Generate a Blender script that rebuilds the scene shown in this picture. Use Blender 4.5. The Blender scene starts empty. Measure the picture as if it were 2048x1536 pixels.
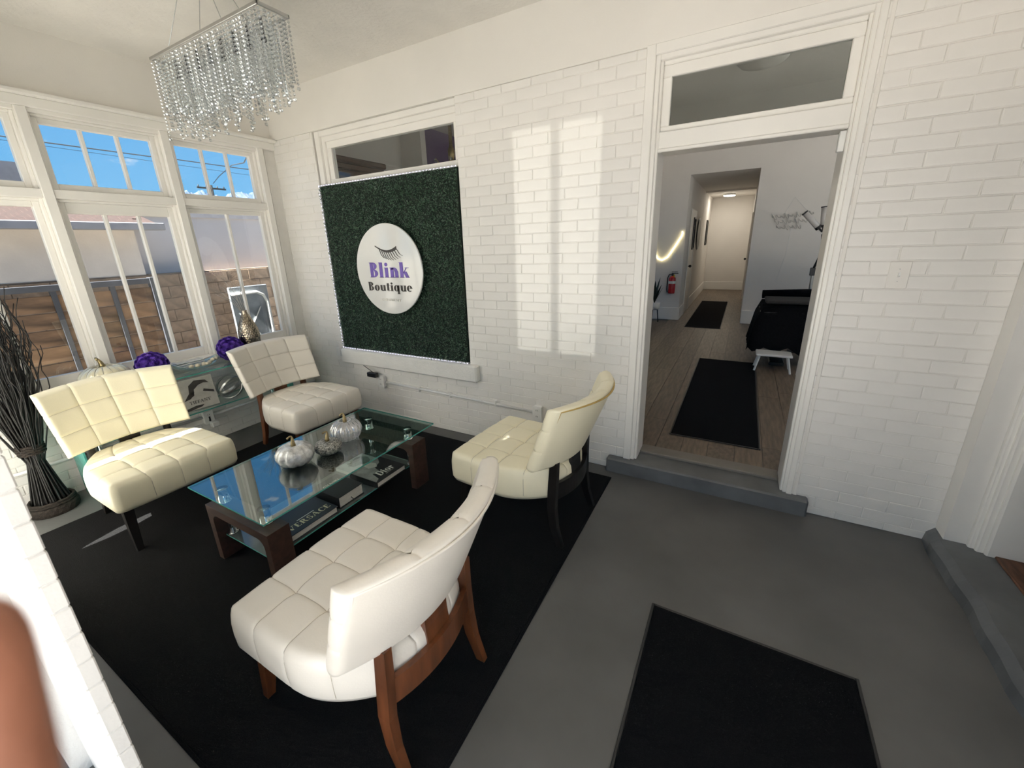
import bpy, math, random
from mathutils import Vector, Matrix
random.seed(7)
PI = math.pi
COL = bpy.context.scene.collection
SC = bpy.context.scene

# ------------------------------------------------------------------ camera
RM = ((0.8711012647, 0.4899501447, -0.0336369190),
      (0.1181133491, -0.2754952471, -0.9540186610),
      (-0.4766883923, 0.8270738931, -0.2978539106))
FPX, CX, CY = 818.2, 1009.2, 743.3
CAM = Vector((0.0, 0.0, 1.668))
cd = bpy.data.cameras.new('camera'); cam = bpy.data.objects.new('camera', cd); COL.objects.link(cam)
cd.sensor_fit = 'HORIZONTAL'; cd.sensor_width = 36.0
cd.lens = FPX / 2048 * 36.0
cd.shift_x = (1024 - CX) / 2048
cd.shift_y = -(768 - CY) / 2048
cd.clip_start = 0.005; cd.clip_end = 6000
m = Matrix.Identity(4)
for i in range(3):
    m[i][0] = RM[0][i]; m[i][1] = -RM[1][i]; m[i][2] = -RM[2][i]; m[i][3] = CAM[i]
cam.matrix_world = m
cd.dof.use_dof = True; cd.dof.focus_distance = 2.6; cd.dof.aperture_fstop = 4.5
SC.camera = cam

# ------------------------------------------------------------------ view and world
vs = SC.view_settings
vs.view_transform = 'Standard'; vs.look = 'None'; vs.gamma = 1.0; vs.use_curve_mapping = False
vs.exposure = 1.38
cy = SC.cycles
cy.use_denoising = True
cy.max_bounces = 12; cy.diffuse_bounces = 8; cy.glossy_bounces = 4; cy.transmission_bounces = 6
cy.transparent_max_bounces = 24; cy.sample_clamp_indirect = 25.0
cy.caustics_reflective = False; cy.caustics_refractive = False

world = bpy.data.worlds.new('sky'); SC.world = world; world.use_nodes = True
nt = world.node_tree; nt.nodes.clear()
def N(t, **k):
    n = nt.nodes.new(t)
    for a, b in k.items(): setattr(n, a, b)
    return n
wo = N('ShaderNodeOutputWorld'); bg = N('ShaderNodeBackground'); tc = N('ShaderNodeTexCoord')
sep = N('ShaderNodeSeparateXYZ'); nt.links.new(tc.outputs['Generated'], sep.inputs[0])
rp = N('ShaderNodeValToRGB'); nt.links.new(sep.outputs['Z'], rp.inputs[0])
e = rp.color_ramp.elements
e[0].position = 0.0; e[0].color = (0.24, 0.60, 0.95, 1)
e[1].position = 1.0; e[1].color = (0.07, 0.25, 0.62, 1)
x = e.new(0.28); x.color = (0.13, 0.44, 0.88, 1)
mp = N('ShaderNodeMapping'); nt.links.new(tc.outputs['Generated'], mp.inputs[0]); mp.inputs['Scale'].default_value = (1, 1, 3.2)
no = N('ShaderNodeTexNoise'); no.inputs['Scale'].default_value = 8.5; no.inputs['Detail'].default_value = 8; no.inputs['Roughness'].default_value = .6
nt.links.new(mp.outputs[0], no.inputs['Vector'])
cr = N('ShaderNodeValToRGB'); cr.color_ramp.elements[0].position = .60; cr.color_ramp.elements[1].position = .70
nt.links.new(no.outputs['Fac'], cr.inputs[0])
mx = N('ShaderNodeMixRGB'); nt.links.new(cr.outputs[0], mx.inputs[0]); nt.links.new(rp.outputs[0], mx.inputs[1]); mx.inputs[2].default_value = (.92, .95, 1, 1)
nt.links.new(mx.outputs[0], bg.inputs[0]); bg.inputs[1].default_value = 0.40
nt.links.new(bg.outputs[0], wo.inputs[0])

sd = bpy.data.lights.new('sun', 'SUN'); sun = bpy.data.objects.new('sun', sd); COL.objects.link(sun)
sd.energy = 20.0; sd.angle = math.radians(.53); sd.color = (1.0, .955, .89)
SUNV = Vector((.03, -.95, 1.15)).normalized()
sun.rotation_euler = SUNV.to_track_quat('Z', 'Y').to_euler()
# added weak spot outside, standing in for reflected sun; draws the wall's window-shaped patch
gd = bpy.data.lights.new('added_glint_spot', 'SPOT'); gl = bpy.data.objects.new('added_glint_spot', gd); COL.objects.link(gl)
GP = Vector((-2.275 - .41 * 15, -15, 1.66)); gl.location = GP
gl.rotation_euler = (GP - Vector((-2.275, .08, 1.66))).to_track_quat('Z', 'Y').to_euler()
gd.energy = 1500; gd.spot_size = math.radians(7.5); gd.spot_blend = .5; gd.shadow_soft_size = .06; gd.color = (1, .95, .86)

# ------------------------------------------------------------------ materials
def mat(name, col, rough=.5, metal=0., spec=.5, var=.06, vs_=7., bump=0., bs=60., coat=0., stretch=None, sheen=0., col2=None, detail=4):
    M = bpy.data.materials.new(name); M.use_nodes = True
    t = M.node_tree; b = t.nodes['Principled BSDF']
    b.inputs['Roughness'].default_value = rough; b.inputs['Metallic'].default_value = metal
    b.inputs['Specular IOR Level'].default_value = spec
    if coat: b.inputs['Coat Weight'].default_value = coat; b.inputs['Coat Roughness'].default_value = .08
    if sheen: b.inputs['Sheen Weight'].default_value = sheen
    c = t.nodes.new('ShaderNodeTexCoord'); mpn = t.nodes.new('ShaderNodeMapping'); t.links.new(c.outputs['Object'], mpn.inputs[0])
    if stretch: mpn.inputs['Scale'].default_value = stretch
    n = t.nodes.new('ShaderNodeTexNoise'); n.inputs['Scale'].default_value = vs_; n.inputs['Detail'].default_value = detail
    t.links.new(mpn.outputs[0], n.inputs['Vector'])
    r = t.nodes.new('ShaderNodeValToRGB')
    c2 = col2 if col2 else tuple(max(0, v * (1 - 2 * var)) for v in col)
    r.color_ramp.elements[0].position = .35; r.color_ramp.elements[0].color = (*c2, 1)
    r.color_ramp.elements[1].position = .65; r.color_ramp.elements[1].color = (*col, 1)
    t.links.new(n.outputs['Fac'], r.inputs[0]); t.links.new(r.outputs[0], b.inputs['Base Color'])
    if bump:
        n2 = t.nodes.new('ShaderNodeTexNoise'); n2.inputs['Scale'].default_value = bs; n2.inputs['Detail'].default_value = 5
        t.links.new(mpn.outputs[0], n2.inputs['Vector'])
        bp = t.nodes.new('ShaderNodeBump'); bp.inputs['Strength'].default_value = bump; bp.inputs['Distance'].default_value = .01
        t.links.new(n2.outputs['Fac'], bp.inputs['Height']); t.links.new(bp.outputs[0], b.inputs['Normal'])
    return M
def emis(name, col, s):
    M = bpy.data.materials.new(name); M.use_nodes = True; t = M.node_tree; t.nodes.clear()
    o = t.nodes.new('ShaderNodeOutputMaterial'); e_ = t.nodes.new('ShaderNodeEmission'); e_.inputs[0].default_value = (*col, 1); e_.inputs[1].default_value = s
    t.links.new(e_.outputs[0], o.inputs[0]); return M
def glass(name, tint=(1, 1, 1), ior=1.5, rough=0.0, extra=0.0, gcol=(1, 1, 1), haze=0.0, hazecol=(.8, .8, .8)):
    M = bpy.data.materials.new(name); M.use_nodes = True; t = M.node_tree; t.nodes.clear()
    o = t.nodes.new('ShaderNodeOutputMaterial'); tr = t.nodes.new('ShaderNodeBsdfTransparent'); tr.inputs[0].default_value = (*tint, 1)
    g = t.nodes.new('ShaderNodeBsdfGlossy'); g.inputs['Roughness'].default_value = rough; g.inputs[0].default_value = (*gcol, 1)
    ge = t.nodes.new('ShaderNodeNewGeometry'); dt = t.nodes.new('ShaderNodeVectorMath'); dt.operation = 'DOT_PRODUCT'
    t.links.new(ge.outputs['Normal'], dt.inputs[0]); t.links.new(ge.outputs['Incoming'], dt.inputs[1])
    def mth(op, a, b):
        n = t.nodes.new('ShaderNodeMath'); n.operation = op
        for i, q in enumerate((a, b)):
            if q is None: continue
            if isinstance(q, (int, float)): n.inputs[i].default_value = q
            else: t.links.new(q, n.inputs[i])
        return n.outputs[0]
    f0 = ((ior - 1) / (ior + 1)) ** 2
    c_ = mth('ABSOLUTE', dt.outputs['Value'], None); p5 = mth('POWER', mth('SUBTRACT', 1.0, c_), 5.0)
    frv = mth('ADD', mth('MULTIPLY', p5, 1 - f0), f0)
    ad = t.nodes.new('ShaderNodeMath'); ad.operation = 'ADD'; ad.use_clamp = True; ad.inputs[1].default_value = extra
    t.links.new(frv, ad.inputs[0])
    mxs = t.nodes.new('ShaderNodeMixShader'); t.links.new(ad.outputs[0], mxs.inputs[0])
    src = tr
    if haze:
        df = t.nodes.new('ShaderNodeBsdfDiffuse'); df.inputs[0].default_value = (*hazecol, 1)
        m2 = t.nodes.new('ShaderNodeMixShader'); m2.inputs[0].default_value = haze
        t.links.new(tr.outputs[0], m2.inputs[1]); t.links.new(df.outputs[0], m2.inputs[2]); src = m2
    t.links.new(src.outputs[0], mxs.inputs[1]); t.links.new(g.outputs[0], mxs.inputs[2]); t.links.new(mxs.outputs[0], o.inputs[0])
    return M
def cloth(name, col, tr):
    M = bpy.data.materials.new(name); M.use_nodes = True; t = M.node_tree; t.nodes.clear()
    o = t.nodes.new('ShaderNodeOutputMaterial'); a = t.nodes.new('ShaderNodeBsdfDiffuse'); b = t.nodes.new('ShaderNodeBsdfTranslucent')
    a.inputs[0].default_value = (*col, 1); b.inputs[0].default_value = (*col, 1)
    mxs = t.nodes.new('ShaderNodeMixShader'); mxs.inputs[0].default_value = tr
    t.links.new(a.outputs[0], mxs.inputs[1]); t.links.new(b.outputs[0], mxs.inputs[2]); t.links.new(mxs.outputs[0], o.inputs[0]); return M

WALLC = (.83, .81, .775)
M_brick = mat('painted_brick', WALLC, .45, var=.03, vs_=3, bump=.12, bs=45)
M_mortar = mat('painted_mortar', (.78, .76, .72), .55, var=.03, bump=.15, bs=80)
M_plaster = mat('plaster', (.82, .795, .75), .6, var=.02, vs_=2, bump=.06, bs=120)
M_ceil = mat('ceiling_texture', (.80, .775, .73), .8, var=.03, vs_=4, bump=.5, bs=38)
M_stone = mat('painted_stone', (.82, .81, .78), .6, var=.03, bump=.5, bs=70)
M_trim = mat('white_trim', (.85, .83, .79), .35, var=.02, vs_=3)
M_floor = mat('grey_floor_paint', (.125, .125, .122), .42, var=.16, vs_=1.6, bump=.03, bs=14, detail=8)
M_curb = mat('grey_step_paint', (.150, .158, .165), .4, var=.14, vs_=5, bump=.05, bs=20)
M_rug = mat('black_rug', (.0075, .0075, .008), .95, var=.2, vs_=200, bump=.6, bs=260, spec=.15)
M_mat = mat('black_mat', (.006, .006, .007), .95, var=.2, vs_=240, bump=.5, bs=320, spec=.12)
M_ivory = mat('ivory_leather', (.86, .80, .60), .38, var=.03, vs_=4, bump=.06, bs=160)
M_white = mat('white_leather', (.82, .77, .69), .33, var=.03, vs_=4, bump=.06, bs=160)
M_seam = mat('seam_thread', (.50, .45, .37), .7)
M_gold_pipe = mat('gold_piping', (.55, .38, .12), .6)
M_blackwood = mat('black_wood', (.012, .010, .009), .3, var=.2, stretch=(1, 1, .2), vs_=20)
M_brownwood = mat('walnut_leg', (.17, .055, .020), .3, var=.25, stretch=(1, 1, .15), vs_=25, coat=.2)
M_tablewood = mat('dark_brown_wood', (.070, .038, .028), .42, var=.22, stretch=(.3, 1, 1), vs_=30)
M_chrome = mat('chrome', (.85, .85, .85), .08, 1., var=.01)
M_steel = mat('brushed_steel', (.55, .55, .54), .3, 1., var=.03)
M_glass = glass('window_glass', (.97, .985, .98), 1.45)
M_tglass = glass('table_glass', (.80, .90, .87), 1.55, extra=.10)
M_tedge = mat('glass_edge', (.10, .42, .36), .1, var=.1, vs_=30)
M_cglass = glass('console_glass', (.93, .985, .97), 1.5, extra=.03)
M_frost = glass('frosted_shelf', (.45, .50, .50), 1.5, rough=.12, extra=.04, haze=.5, hazecol=(.16, .19, .19))
M_crystal = glass('crystal', (.86, .88, .88), 1.6, rough=.02, extra=.26, gcol=(.92, .93, .95))
M_leaf = mat('boxwood_leaf', (.055, .120, .066), .33, var=.35, vs_=60, col2=(.014, .040, .022))
M_leafb = mat('hedge_backing', (.008, .018, .010), .9)
M_sign = mat('white_acrylic', (.80, .80, .78), .06, var=.01, coat=1.0)
M_purple = mat('purple_print', (.20, .13, .52), .25)
M_dark = mat('dark_print', (.055, .048, .042), .3)
M_whitep = mat('white_print', (.9, .88, .82), .3)
M_led = emis('led_cool', (.72, .70, 1.0), 1.6)
M_ledstrip = mat('led_strip', (.7, .7, .72), .4)
M_twig = mat('black_twig', (.010, .009, .008), .55, var=.3, vs_=30)
M_rope = mat('dark_rope', (.034, .024, .017), .9, var=.4, vs_=120, bump=.6, bs=200)
M_rose = mat('purple_foam', (.20, .085, .60), .5, var=.2, vs_=40)
M_merc = mat('mercury_glass', (.86, .86, .84), .2, .35, var=.22, vs_=26, bump=.35, bs=90)
M_merc2 = mat('champagne_glass', (.86, .80, .60), .15, .35, var=.12, vs_=10, bump=.05, bs=30)
M_merc3 = mat('glitter_silver', (.62, .61, .55), .3, .8, var=.4, vs_=120, bump=.8, bs=160)
M_clearp = glass('clear_pumpkin_glass', (.86, .85, .86), 1.5, rough=.03, extra=.22, haze=.25, hazecol=(.7, .68, .7))
M_goldstem = mat('antique_gold', (.42, .33, .17), .35, .9, var=.2, vs_=60)
M_vase = mat('hammered_gold', (.52, .44, .34), .22, .95, var=.3, vs_=40)
M_shell = mat('cream_ball', (.80, .72, .55), .4, var=.1, vs_=20)
M_page = mat('book_pages', (.62, .60, .55), .8, var=.1, stretch=(1, 1, 30), vs_=20)
M_cover = mat('black_cover', (.012, .012, .014), .35, var=.1)
M_cover2 = mat('navy_cover', (.018, .020, .028), .3, var=.1)
M_grey1 = mat('print_grey', (.30, .30, .29), .35, var=.2, vs_=18)
M_grey2 = mat('print_pale', (.60, .58, .53), .35, var=.1, vs_=12)
M_teal = mat('teal_spine', (.10, .55, .60), .4)
M_wht = mat('white_plastic', (.80, .80, .78), .35, var=.01)
M_blk = mat('black_plastic', (.015, .015, .016), .4)
M_blkc = mat('black_fleece', (.007, .007, .008), .95, var=.2, vs_=50, bump=.5, bs=90, spec=.1)
M_gryc = mat('charcoal_towel', (.030, .029, .030), .95, var=.15, vs_=60, bump=.4, bs=120)
M_inwall = mat('interior_wall', (.78, .75, .71), .7, var=.02, vs_=2)
M_purplew = mat('purple_wall', (.105, .062, .16), .7, var=.03, vs_=2)
M_plank = mat('vinyl_plank', (.215, .160, .115), .45, var=.22, stretch=(6, .7, 1), vs_=6, detail=8)
M_plank2 = mat('vinyl_plank_dark', (.175, .130, .094), .45, var=.22, stretch=(6, .7, 1), vs_=6, detail=8)
M_doorw = mat('brown_door', (.10, .040, .020), .4, var=.2, stretch=(1, 1, .15), vs_=18)
M_wardrobe = mat('wardrobe_wood', (.12, .055, .030), .4, var=.25, stretch=(.3, .3, 4), vs_=12)
M_red = mat('red_enamel', (.42, .015, .02), .25)
M_yellow = mat('yellow_tag', (.7, .45, .03), .5)
M_neon = emis('neon_tube', (1.0, .86, .45), 2.2)
M_lamp = emis('led_disc', (1.0, .93, .80), 22.0)
M_green = mat('plant_green', (.02, .035, .025), .6, var=.3, vs_=20)
M_fboard = mat('fence_board', (.29, .175, .095), .75, var=.2, stretch=(1, .5, 3), vs_=3, bump=.3, bs=30, detail=8)
M_fboard2 = mat('fence_board_dark', (.21, .125, .070), .75, var=.35, stretch=(1, .5, 3), vs_=3, bump=.3, bs=30, detail=8)
M_fmetal = mat('fence_steel', (.060, .064, .075), .5, var=.1)
M_cmu = mat('brown_block', (.26, .19, .135), .9, var=.16, vs_=9, bump=.5, bs=60)
M_cmum = mat('block_mortar', (.22, .165, .12), .9, var=.1)
M_bwall = mat('neighbour_paint', (.68, .63, .575), .7, var=.05, vs_=3, bump=.25, bs=30)
M_bwall2 = mat('neighbour_grey', (.58, .555, .555), .8, var=.03, vs_=2)
M_gutter = mat('grey_gutter', (.22, .22, .24), .5)
M_shing = mat('red_shingle', (.042, .022, .018), .85, var=.2, vs_=14, bump=.4, bs=80)
M_solar = mat('solar_black', (.02, .02, .025), .25)
M_galv = mat('galvanised', (.30, .33, .36), .4, .5, var=.15, vs_=6)
M_conc = mat('concrete_ground', (.37, .365, .355), .9, var=.1, vs_=.8, bump=.2, bs=20)
M_cable = mat('black_cable', (.012, .012, .014), .6)
M_mtn = mat('mountain_snow', (.075, .10, .14), .9, var=.2, vs_=.045, col2=(.020, .042, .085), detail=10)
M_curtain = cloth('white_curtain', (.82, .80, .77), .52)
M_skin = mat('skin', (.42, .17, .10), .5, var=.12, vs_=40, bump=.1, bs=300)
M_nail = mat('nail', (.55, .27, .20), .25)
M_thresh = mat('worn_wood_threshold', (.17, .075, .04), .6, var=.35, stretch=(4, .6, 1), vs_=12, bump=.3, bs=60)
M_dkdoor = mat('dark_door', (.03, .025, .024), .4)

# ------------------------------------------------------------------ mesh builder
class MB:
    def __init__(s): s.v = []; s.f = []; s.mi = []; s.cur = 0
    def add(s, vs, fs):
        o = len(s.v); s.v += [tuple(p) for p in vs]; s.f += [tuple(i + o for i in q) for q in fs]; s.mi += [s.cur] * len(fs)
    def box(s, x0, x1, y0, y1, z0, z1):
        s.add([(x0,y0,z0),(x1,y0,z0),(x1,y1,z0),(x0,y1,z0),(x0,y0,z1),(x1,y0,z1),(x1,y1,z1),(x0,y1,z1)],
              [(0,3,2,1),(4,5,6,7),(0,1,5,4),(1,2,6,5),(2,3,7,6),(3,0,4,7)])
    def cbox(s, x0, x1, y0, y1, z0, z1, b=.004):
        b = min(b, (x1-x0)*.45, (y1-y0)*.45, (z1-z0)*.45)
        X=(x0,x1);Y=(y0,y1);Z=(z0,z1);vs=[];idx={}
        for i in (0,1):
            for j in (0,1):
                for k in (0,1):
                    si=1-2*i;sj=1-2*j;sk=1-2*k
                    for a in range(3):
                        p=[X[i]+si*b,Y[j]+sj*b,Z[k]+sk*b]; p[a]=(X[i],Y[j],Z[k])[a]
                        idx[(i,j,k,a)]=len(vs);vs.append(tuple(p))
        fs=[]
        for a in range(3):
            o1,o2=[(1,2),(2,0),(0,1)][a]
            for sgn in (0,1):
                q=[]
                for (u,w) in ((0,0),(1,0),(1,1),(0,1)):
                    k=[0,0,0];k[a]=sgn;k[o1]=u;k[o2]=w;q.append(idx[(k[0],k[1],k[2],a)])
                fs.append(q if sgn else q[::-1])
        for a in range(3):
            o1,o2=[(1,2),(2,0),(0,1)][a]
            for u in (0,1):
                for w in (0,1):
                    def g(t,ax):
                        k=[0,0,0];k[a]=t;k[o1]=u;k[o2]=w;return idx[(k[0],k[1],k[2],ax)]
                    q=[g(0,o1),g(1,o1),g(1,o2),g(0,o2)]
                    fs.append(q if (u==w) else q[::-1])
        for i in (0,1):
            for j in (0,1):
                for k in (0,1):
                    q=[idx[(i,j,k,0)],idx[(i,j,k,1)],idx[(i,j,k,2)]]
                    fs.append(q if (i+j+k)%2 else q[::-1])
        s.add(vs,fs)
    def tube(s, pts, r, n=8, caps=True, r2=None):
        pts=[Vector(p) for p in pts]; L=len(pts); vs=[]
        up=None
        for i,p in enumerate(pts):
            d=(pts[min(i+1,L-1)]-pts[max(i-1,0)]).normalized()
            if up is None:
                up=Vector((0,0,1)) if abs(d.z)<.9 else Vector((1,0,0))
            a=d.cross(up)
            if a.length<1e-6: a=d.orthogonal()
            a.normalize(); b=a.cross(d).normalized(); up=b
            rr=r[i] if isinstance(r,(list,tuple)) else (r if r2 is None else r+(r2-r)*i/max(1,L-1))
            for k in range(n):
                t=2*PI*k/n; vs.append(p+a*(rr*math.cos(t))+b*(rr*math.sin(t)))
        fs=[]
        for i in range(L-1):
            for k in range(n):
                fs.append((i*n+k,i*n+(k+1)%n,(i+1)*n+(k+1)%n,(i+1)*n+k))
        if caps: fs.append(tuple(range(n))[::-1]); fs.append(tuple((L-1)*n+k for k in range(n)))
        s.add(vs,fs)
    def lathe(s, prof, n=24, c=(0,0,0), lob=0, amp=0., cap=True, fn=None):
        vs=[];fs=[];L=len(prof)
        for i,(r,z) in enumerate(prof):
            for k in range(n):
                t=2*PI*k/n; q=1.0
                if lob: q=1-amp*(1-abs(math.sin(lob*t/2)))**1.5*min(1,r*40)
                if fn: q*=fn(t,z,i,k)
                vs.append((c[0]+r*q*math.cos(t),c[1]+r*q*math.sin(t),c[2]+z))
        for i in range(L-1):
            for k in range(n): fs.append((i*n+k,i*n+(k+1)%n,(i+1)*n+(k+1)%n,(i+1)*n+k))
        if cap: fs.append(tuple(range(n))[::-1]); fs.append(tuple((L-1)*n+k for k in range(n)))
        s.add(vs,fs)
    def sphere(s, c, r, n=12, m_=8, sc=(1,1,1)):
        prof=[(max(1e-4,r*math.sin(PI*i/m_)),-r*math.cos(PI*i/m_)) for i in range(m_+1)]
        t=MB(); t.lathe(prof,n); s.add([(c[0]+x*sc[0],c[1]+y*sc[1],c[2]+z*sc[2]) for x,y,z in t.v],t.f)
    def prism(s, poly, o, u, v, w):
        """polygon (2D) on plane o+u*a+v*b, extruded by vector w"""
        o,u,v,w=Vector(o),Vector(u),Vector(v),Vector(w); n=len(poly)
        A=[o+u*a+v*b for a,b in poly]; B=[p+w for p in A]
        s.add(A+B,[tuple(range(n))[::-1],tuple(range(n,2*n))]+[(i,(i+1)%n,n+(i+1)%n,n+i) for i in range(n)])
    def grid(s, P):
        R_=len(P);C_=len(P[0]); s.add([p for r in P for p in r],[(i*C_+j,i*C_+j+1,(i+1)*C_+j+1,(i+1)*C_+j) for i in range(R_-1) for j in range(C_-1)])
    def xf(s, M):
        s.v=[tuple(M@Vector(p)) for p in s.v]; return s
    def mesh(s, name, mats, smooth=False):
        me=bpy.data.meshes.new(name); me.from_pydata(s.v,[],s.f); me.validate()
        for mm in (mats if isinstance(mats,(list,tuple)) else [mats]): me.materials.append(mm)
        if len(me.polygons)==len(s.mi): me.polygons.foreach_set('material_index',s.mi)
        if smooth: me.polygons.foreach_set('use_smooth',[True]*len(me.polygons))
        me.update(); return me
    def build(s, name, mats, parent=None, loc=(0,0,0), rot=(0,0,0), smooth=False):
        return inst(name, s.mesh(name,mats,smooth), parent, loc, rot)
def inst(name, me, parent=None, loc=(0,0,0), rot=(0,0,0), scale=(1,1,1)):
    o=bpy.data.objects.new(name,me); COL.objects.link(o); o.location=loc; o.rotation_euler=rot; o.scale=scale
    if parent: o.parent=parent
    return o
def fixn(o):
    import bmesh
    b=bmesh.new(); b.from_mesh(o.data); bmesh.ops.recalc_face_normals(b,faces=b.faces); b.to_mesh(o.data); b.free(); return o
def autosm(o, ang=40):
    me=o.data; me.polygons.foreach_set('use_smooth',[True]*len(me.polygons))
    try: me.set_sharp_from_angle(angle=math.radians(ang))
    except Exception: pass
    return o
def tag(o,label,cat,group=None,kind=None):
    o['label']=label; o['category']=cat
    if group: o['group']=group
    if kind: o['kind']=kind
    return o
def thing(name,label,cat,loc=(0,0,0),rz=0,group=None,kind=None):
    o=bpy.data.objects.new(name,None); COL.objects.link(o); o.location=loc; o.rotation_euler=(0,0,rz); o.empty_display_size=.05
    return tag(o,label,cat,group,kind)
def structure(name,label,cat,mb=None,mats=None,loc=(0,0,0)):
    if mb is None: return thing(name,label,cat,loc,0,None,'structure')
    return tag(mb.build(name,mats,None,loc),label,cat,None,'structure')
def B(x0,x1,y0,y1,z0,z1,b=0):
    m_=MB(); (m_.cbox(x0,x1,y0,y1,z0,z1,b) if b else m_.box(x0,x1,y0,y1,z0,z1)); return m_
def pxy(P):
    d=Vector(P)-CAM; q=[RM[i][0]*d.x+RM[i][1]*d.y+RM[i][2]*d.z for i in range(3)]
    if q[2]<.02: return None
    return (CX+FPX*q[0]/q[2],CY+FPX*q[1]/q[2])

# ------------------------------------------------------------------ room shell
XL,YB,ZC,XR,YF=-4.14,2.8,3.073,1.10,.128
YB2=3.03; ZI=.12
m_=B(-4.34,1.5,-.05,3.03,-.12,0); structure('floor','smooth grey painted concrete porch floor','floor',m_,M_floor)
m_=B(-4.34,1.6,-.05,3.03,ZC,ZC+.15); structure('ceiling','off-white textured plaster porch ceiling','ceiling',m_,M_ceil)

# openings in the back wall: window recess (hedge panel + transom), doorway
WX0,WX1,WZ0,WZ1=-3.545,-1.955,.69,2.69
DX0,DX1,DZ1=-.61,.425,2.695
mb=MB()
yb=YB+.0045
for (x0,x1,z0,z1) in ((XL-.2,WX0,0,2.695),(WX1,DX0,0,2.695),(DX1,XR+.5,0,2.695),(WX0,WX1,0,WZ0),(DX0,DX1,-.05,.04)):
    mb.box(x0,x1,yb,YB2,z0,z1)
wall_back=structure('wall_back','white painted brick wall behind the seating','wall',mb,M_mortar)
MB_=MB(); MB_.box(XL-.2,XR+.5,YB-.010,YB2,2.693,ZC); MB_.build('plaster_frieze',M_plaster,wall_back)

brick_meshes=[]
def brick_proto(L,H,D,k):
    rnd=random.Random(k); b=.0028; j=lambda a:rnd.uniform(-a,a)
    m_=MB(); vs=[]
    for (yy,ins) in ((D,0),(.003+j(.0006),0),(0,b)):
        for (sx,sz) in ((-1,-1),(1,-1),(1,1),(-1,1)):
            vs.append((sx*(L/2-ins)+(j(.0015) if yy<D else 0),yy+(j(.0007) if yy<D else 0),sz*(H/2-ins)+(j(.0012) if yy<D else 0)))
    fs=[]
    for a in range(2):
        for k_ in range(4): fs.append((a*4+k_,a*4+(k_+1)%4,(a+1)*4+(k_+1)%4,(a+1)*4+k_))
    fs.append((8,9,10,11))
    m_.add(vs,fs); return m_
BL,BH=.2231,.0701
PROTO=[brick_proto(1.0,1.0,.020,i) for i in range(1)]
BR_ME=[]
for i in range(6):
    q=brick_proto(BL-.0045,BH-.0042,.020,i+3); BR_ME.append(q.mesh('brick',M_brick,False))
def brick_run(parent, place, cands, cap=300):
    """cands: (u0,u1,zc,P) ; place(u,z,dy)->(loc,rot). nearest-largest `cap` become single bricks, the rest one part"""
    sc=[]
    for (u0,u1,zc,h) in cands:
        L0,r0=place(u0,zc,0); L1,r1=place(u1,zc,0)
        a=pxy(L0);b=pxy(L1)
        A=0
        if a and b and -60<(a[0]+b[0])/2<2110 and -60<(a[1]+b[1])/2<1600:
            d=(Vector(L0)-CAM).length; A=math.hypot(a[0]-b[0],a[1]-b[1])*h/d
        sc.append((A,u0,u1,zc,h))
    sc.sort(reverse=True); rest=MB(); cnt=0
    for A,u0,u1,zc,h in sc:
        dy=random.uniform(-.0012,.0010); (loc,rot)=place((u0+u1)/2,zc,dy)
        sx=(u1-u0-.0045)/(BL-.0045); sz=(h-.0042)/(BH-.0042)
        if sx<.05 or sz<.1: continue
        me=random.choice(BR_ME)
        if A>0 and cnt<cap:
            o=inst('brick',me,parent,loc,rot,(sx,1,sz)); cnt+=1
        else:
            q=brick_proto(u1-u0-.0045,h-.0042,.020,cnt+random.randint(0,99))
            rest.add([tuple(Matrix.LocRotScale(Vector(loc),__import__('mathutils').Euler(rot),None)@Vector(p)) for p in q.v],q.f)
    if rest.v:
        o=rest.build('brick_field',M_brick,parent); o['kind']='stuff'
def courses(u0,u1,z0,z1,holes,zj=1.662,xj=.563):
    out=[]; k=math.floor((z0-zj)/BH)-1
    while True:
        a=zj+k*BH; b=a+BH; k+=1
        if a>=z1-.004: break
        if b<=z0+.004: continue
        zz0,zz1=max(a,z0),min(b,z1); zm=(zz0+zz1)/2
        off=xj+(BL/2 if (k%2) else 0)+random.uniform(-.008,.008)
        n=math.floor((u0-off)/BL)-1; j=[off+i*BL+random.uniform(-.005,.005) for i in range(n,n+int((u1-u0)/BL)+4)]
        for p,q in zip(j,j[1:]):
            segs=[(max(p,u0),min(q,u1))]
            for (h0,h1,hz0,hz1) in holes:
                if hz0-.005<zm<hz1+.005:
                    ns=[]
                    for s0,s1 in segs:
                        if s1<=h0 or s0>=h1: ns.append((s0,s1))
                        else:
                            if s0<h0: ns.append((s0,h0))
                            if s1>h1: ns.append((h1,s1))
                    segs=ns
            for s0,s1 in segs:
                if s1-s0>.02: out.append((s0,s1,zm,zz1-zz0))
    return out
cb=courses(XL,XR,0,2.693,[(WX0,WX1,WZ0,2.7),(DX0,DX1,.0,2.7),(-3.54,-1.86,.54,.69),(-.725,.52,0,.108)])
brick_run(wall_back,lambda u,z,dy:((u,YB+dy,z),(0,0,0)),cb,300)

# stone sill below the hedge panel
tag(fixn(B(-3.545,-1.862,YB-.058,YB+.06,.54,.688,.012).build('window_ledge',M_stone)),'thick white painted stone sill below the green hedge panel','window sill',None,'structure')

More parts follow.
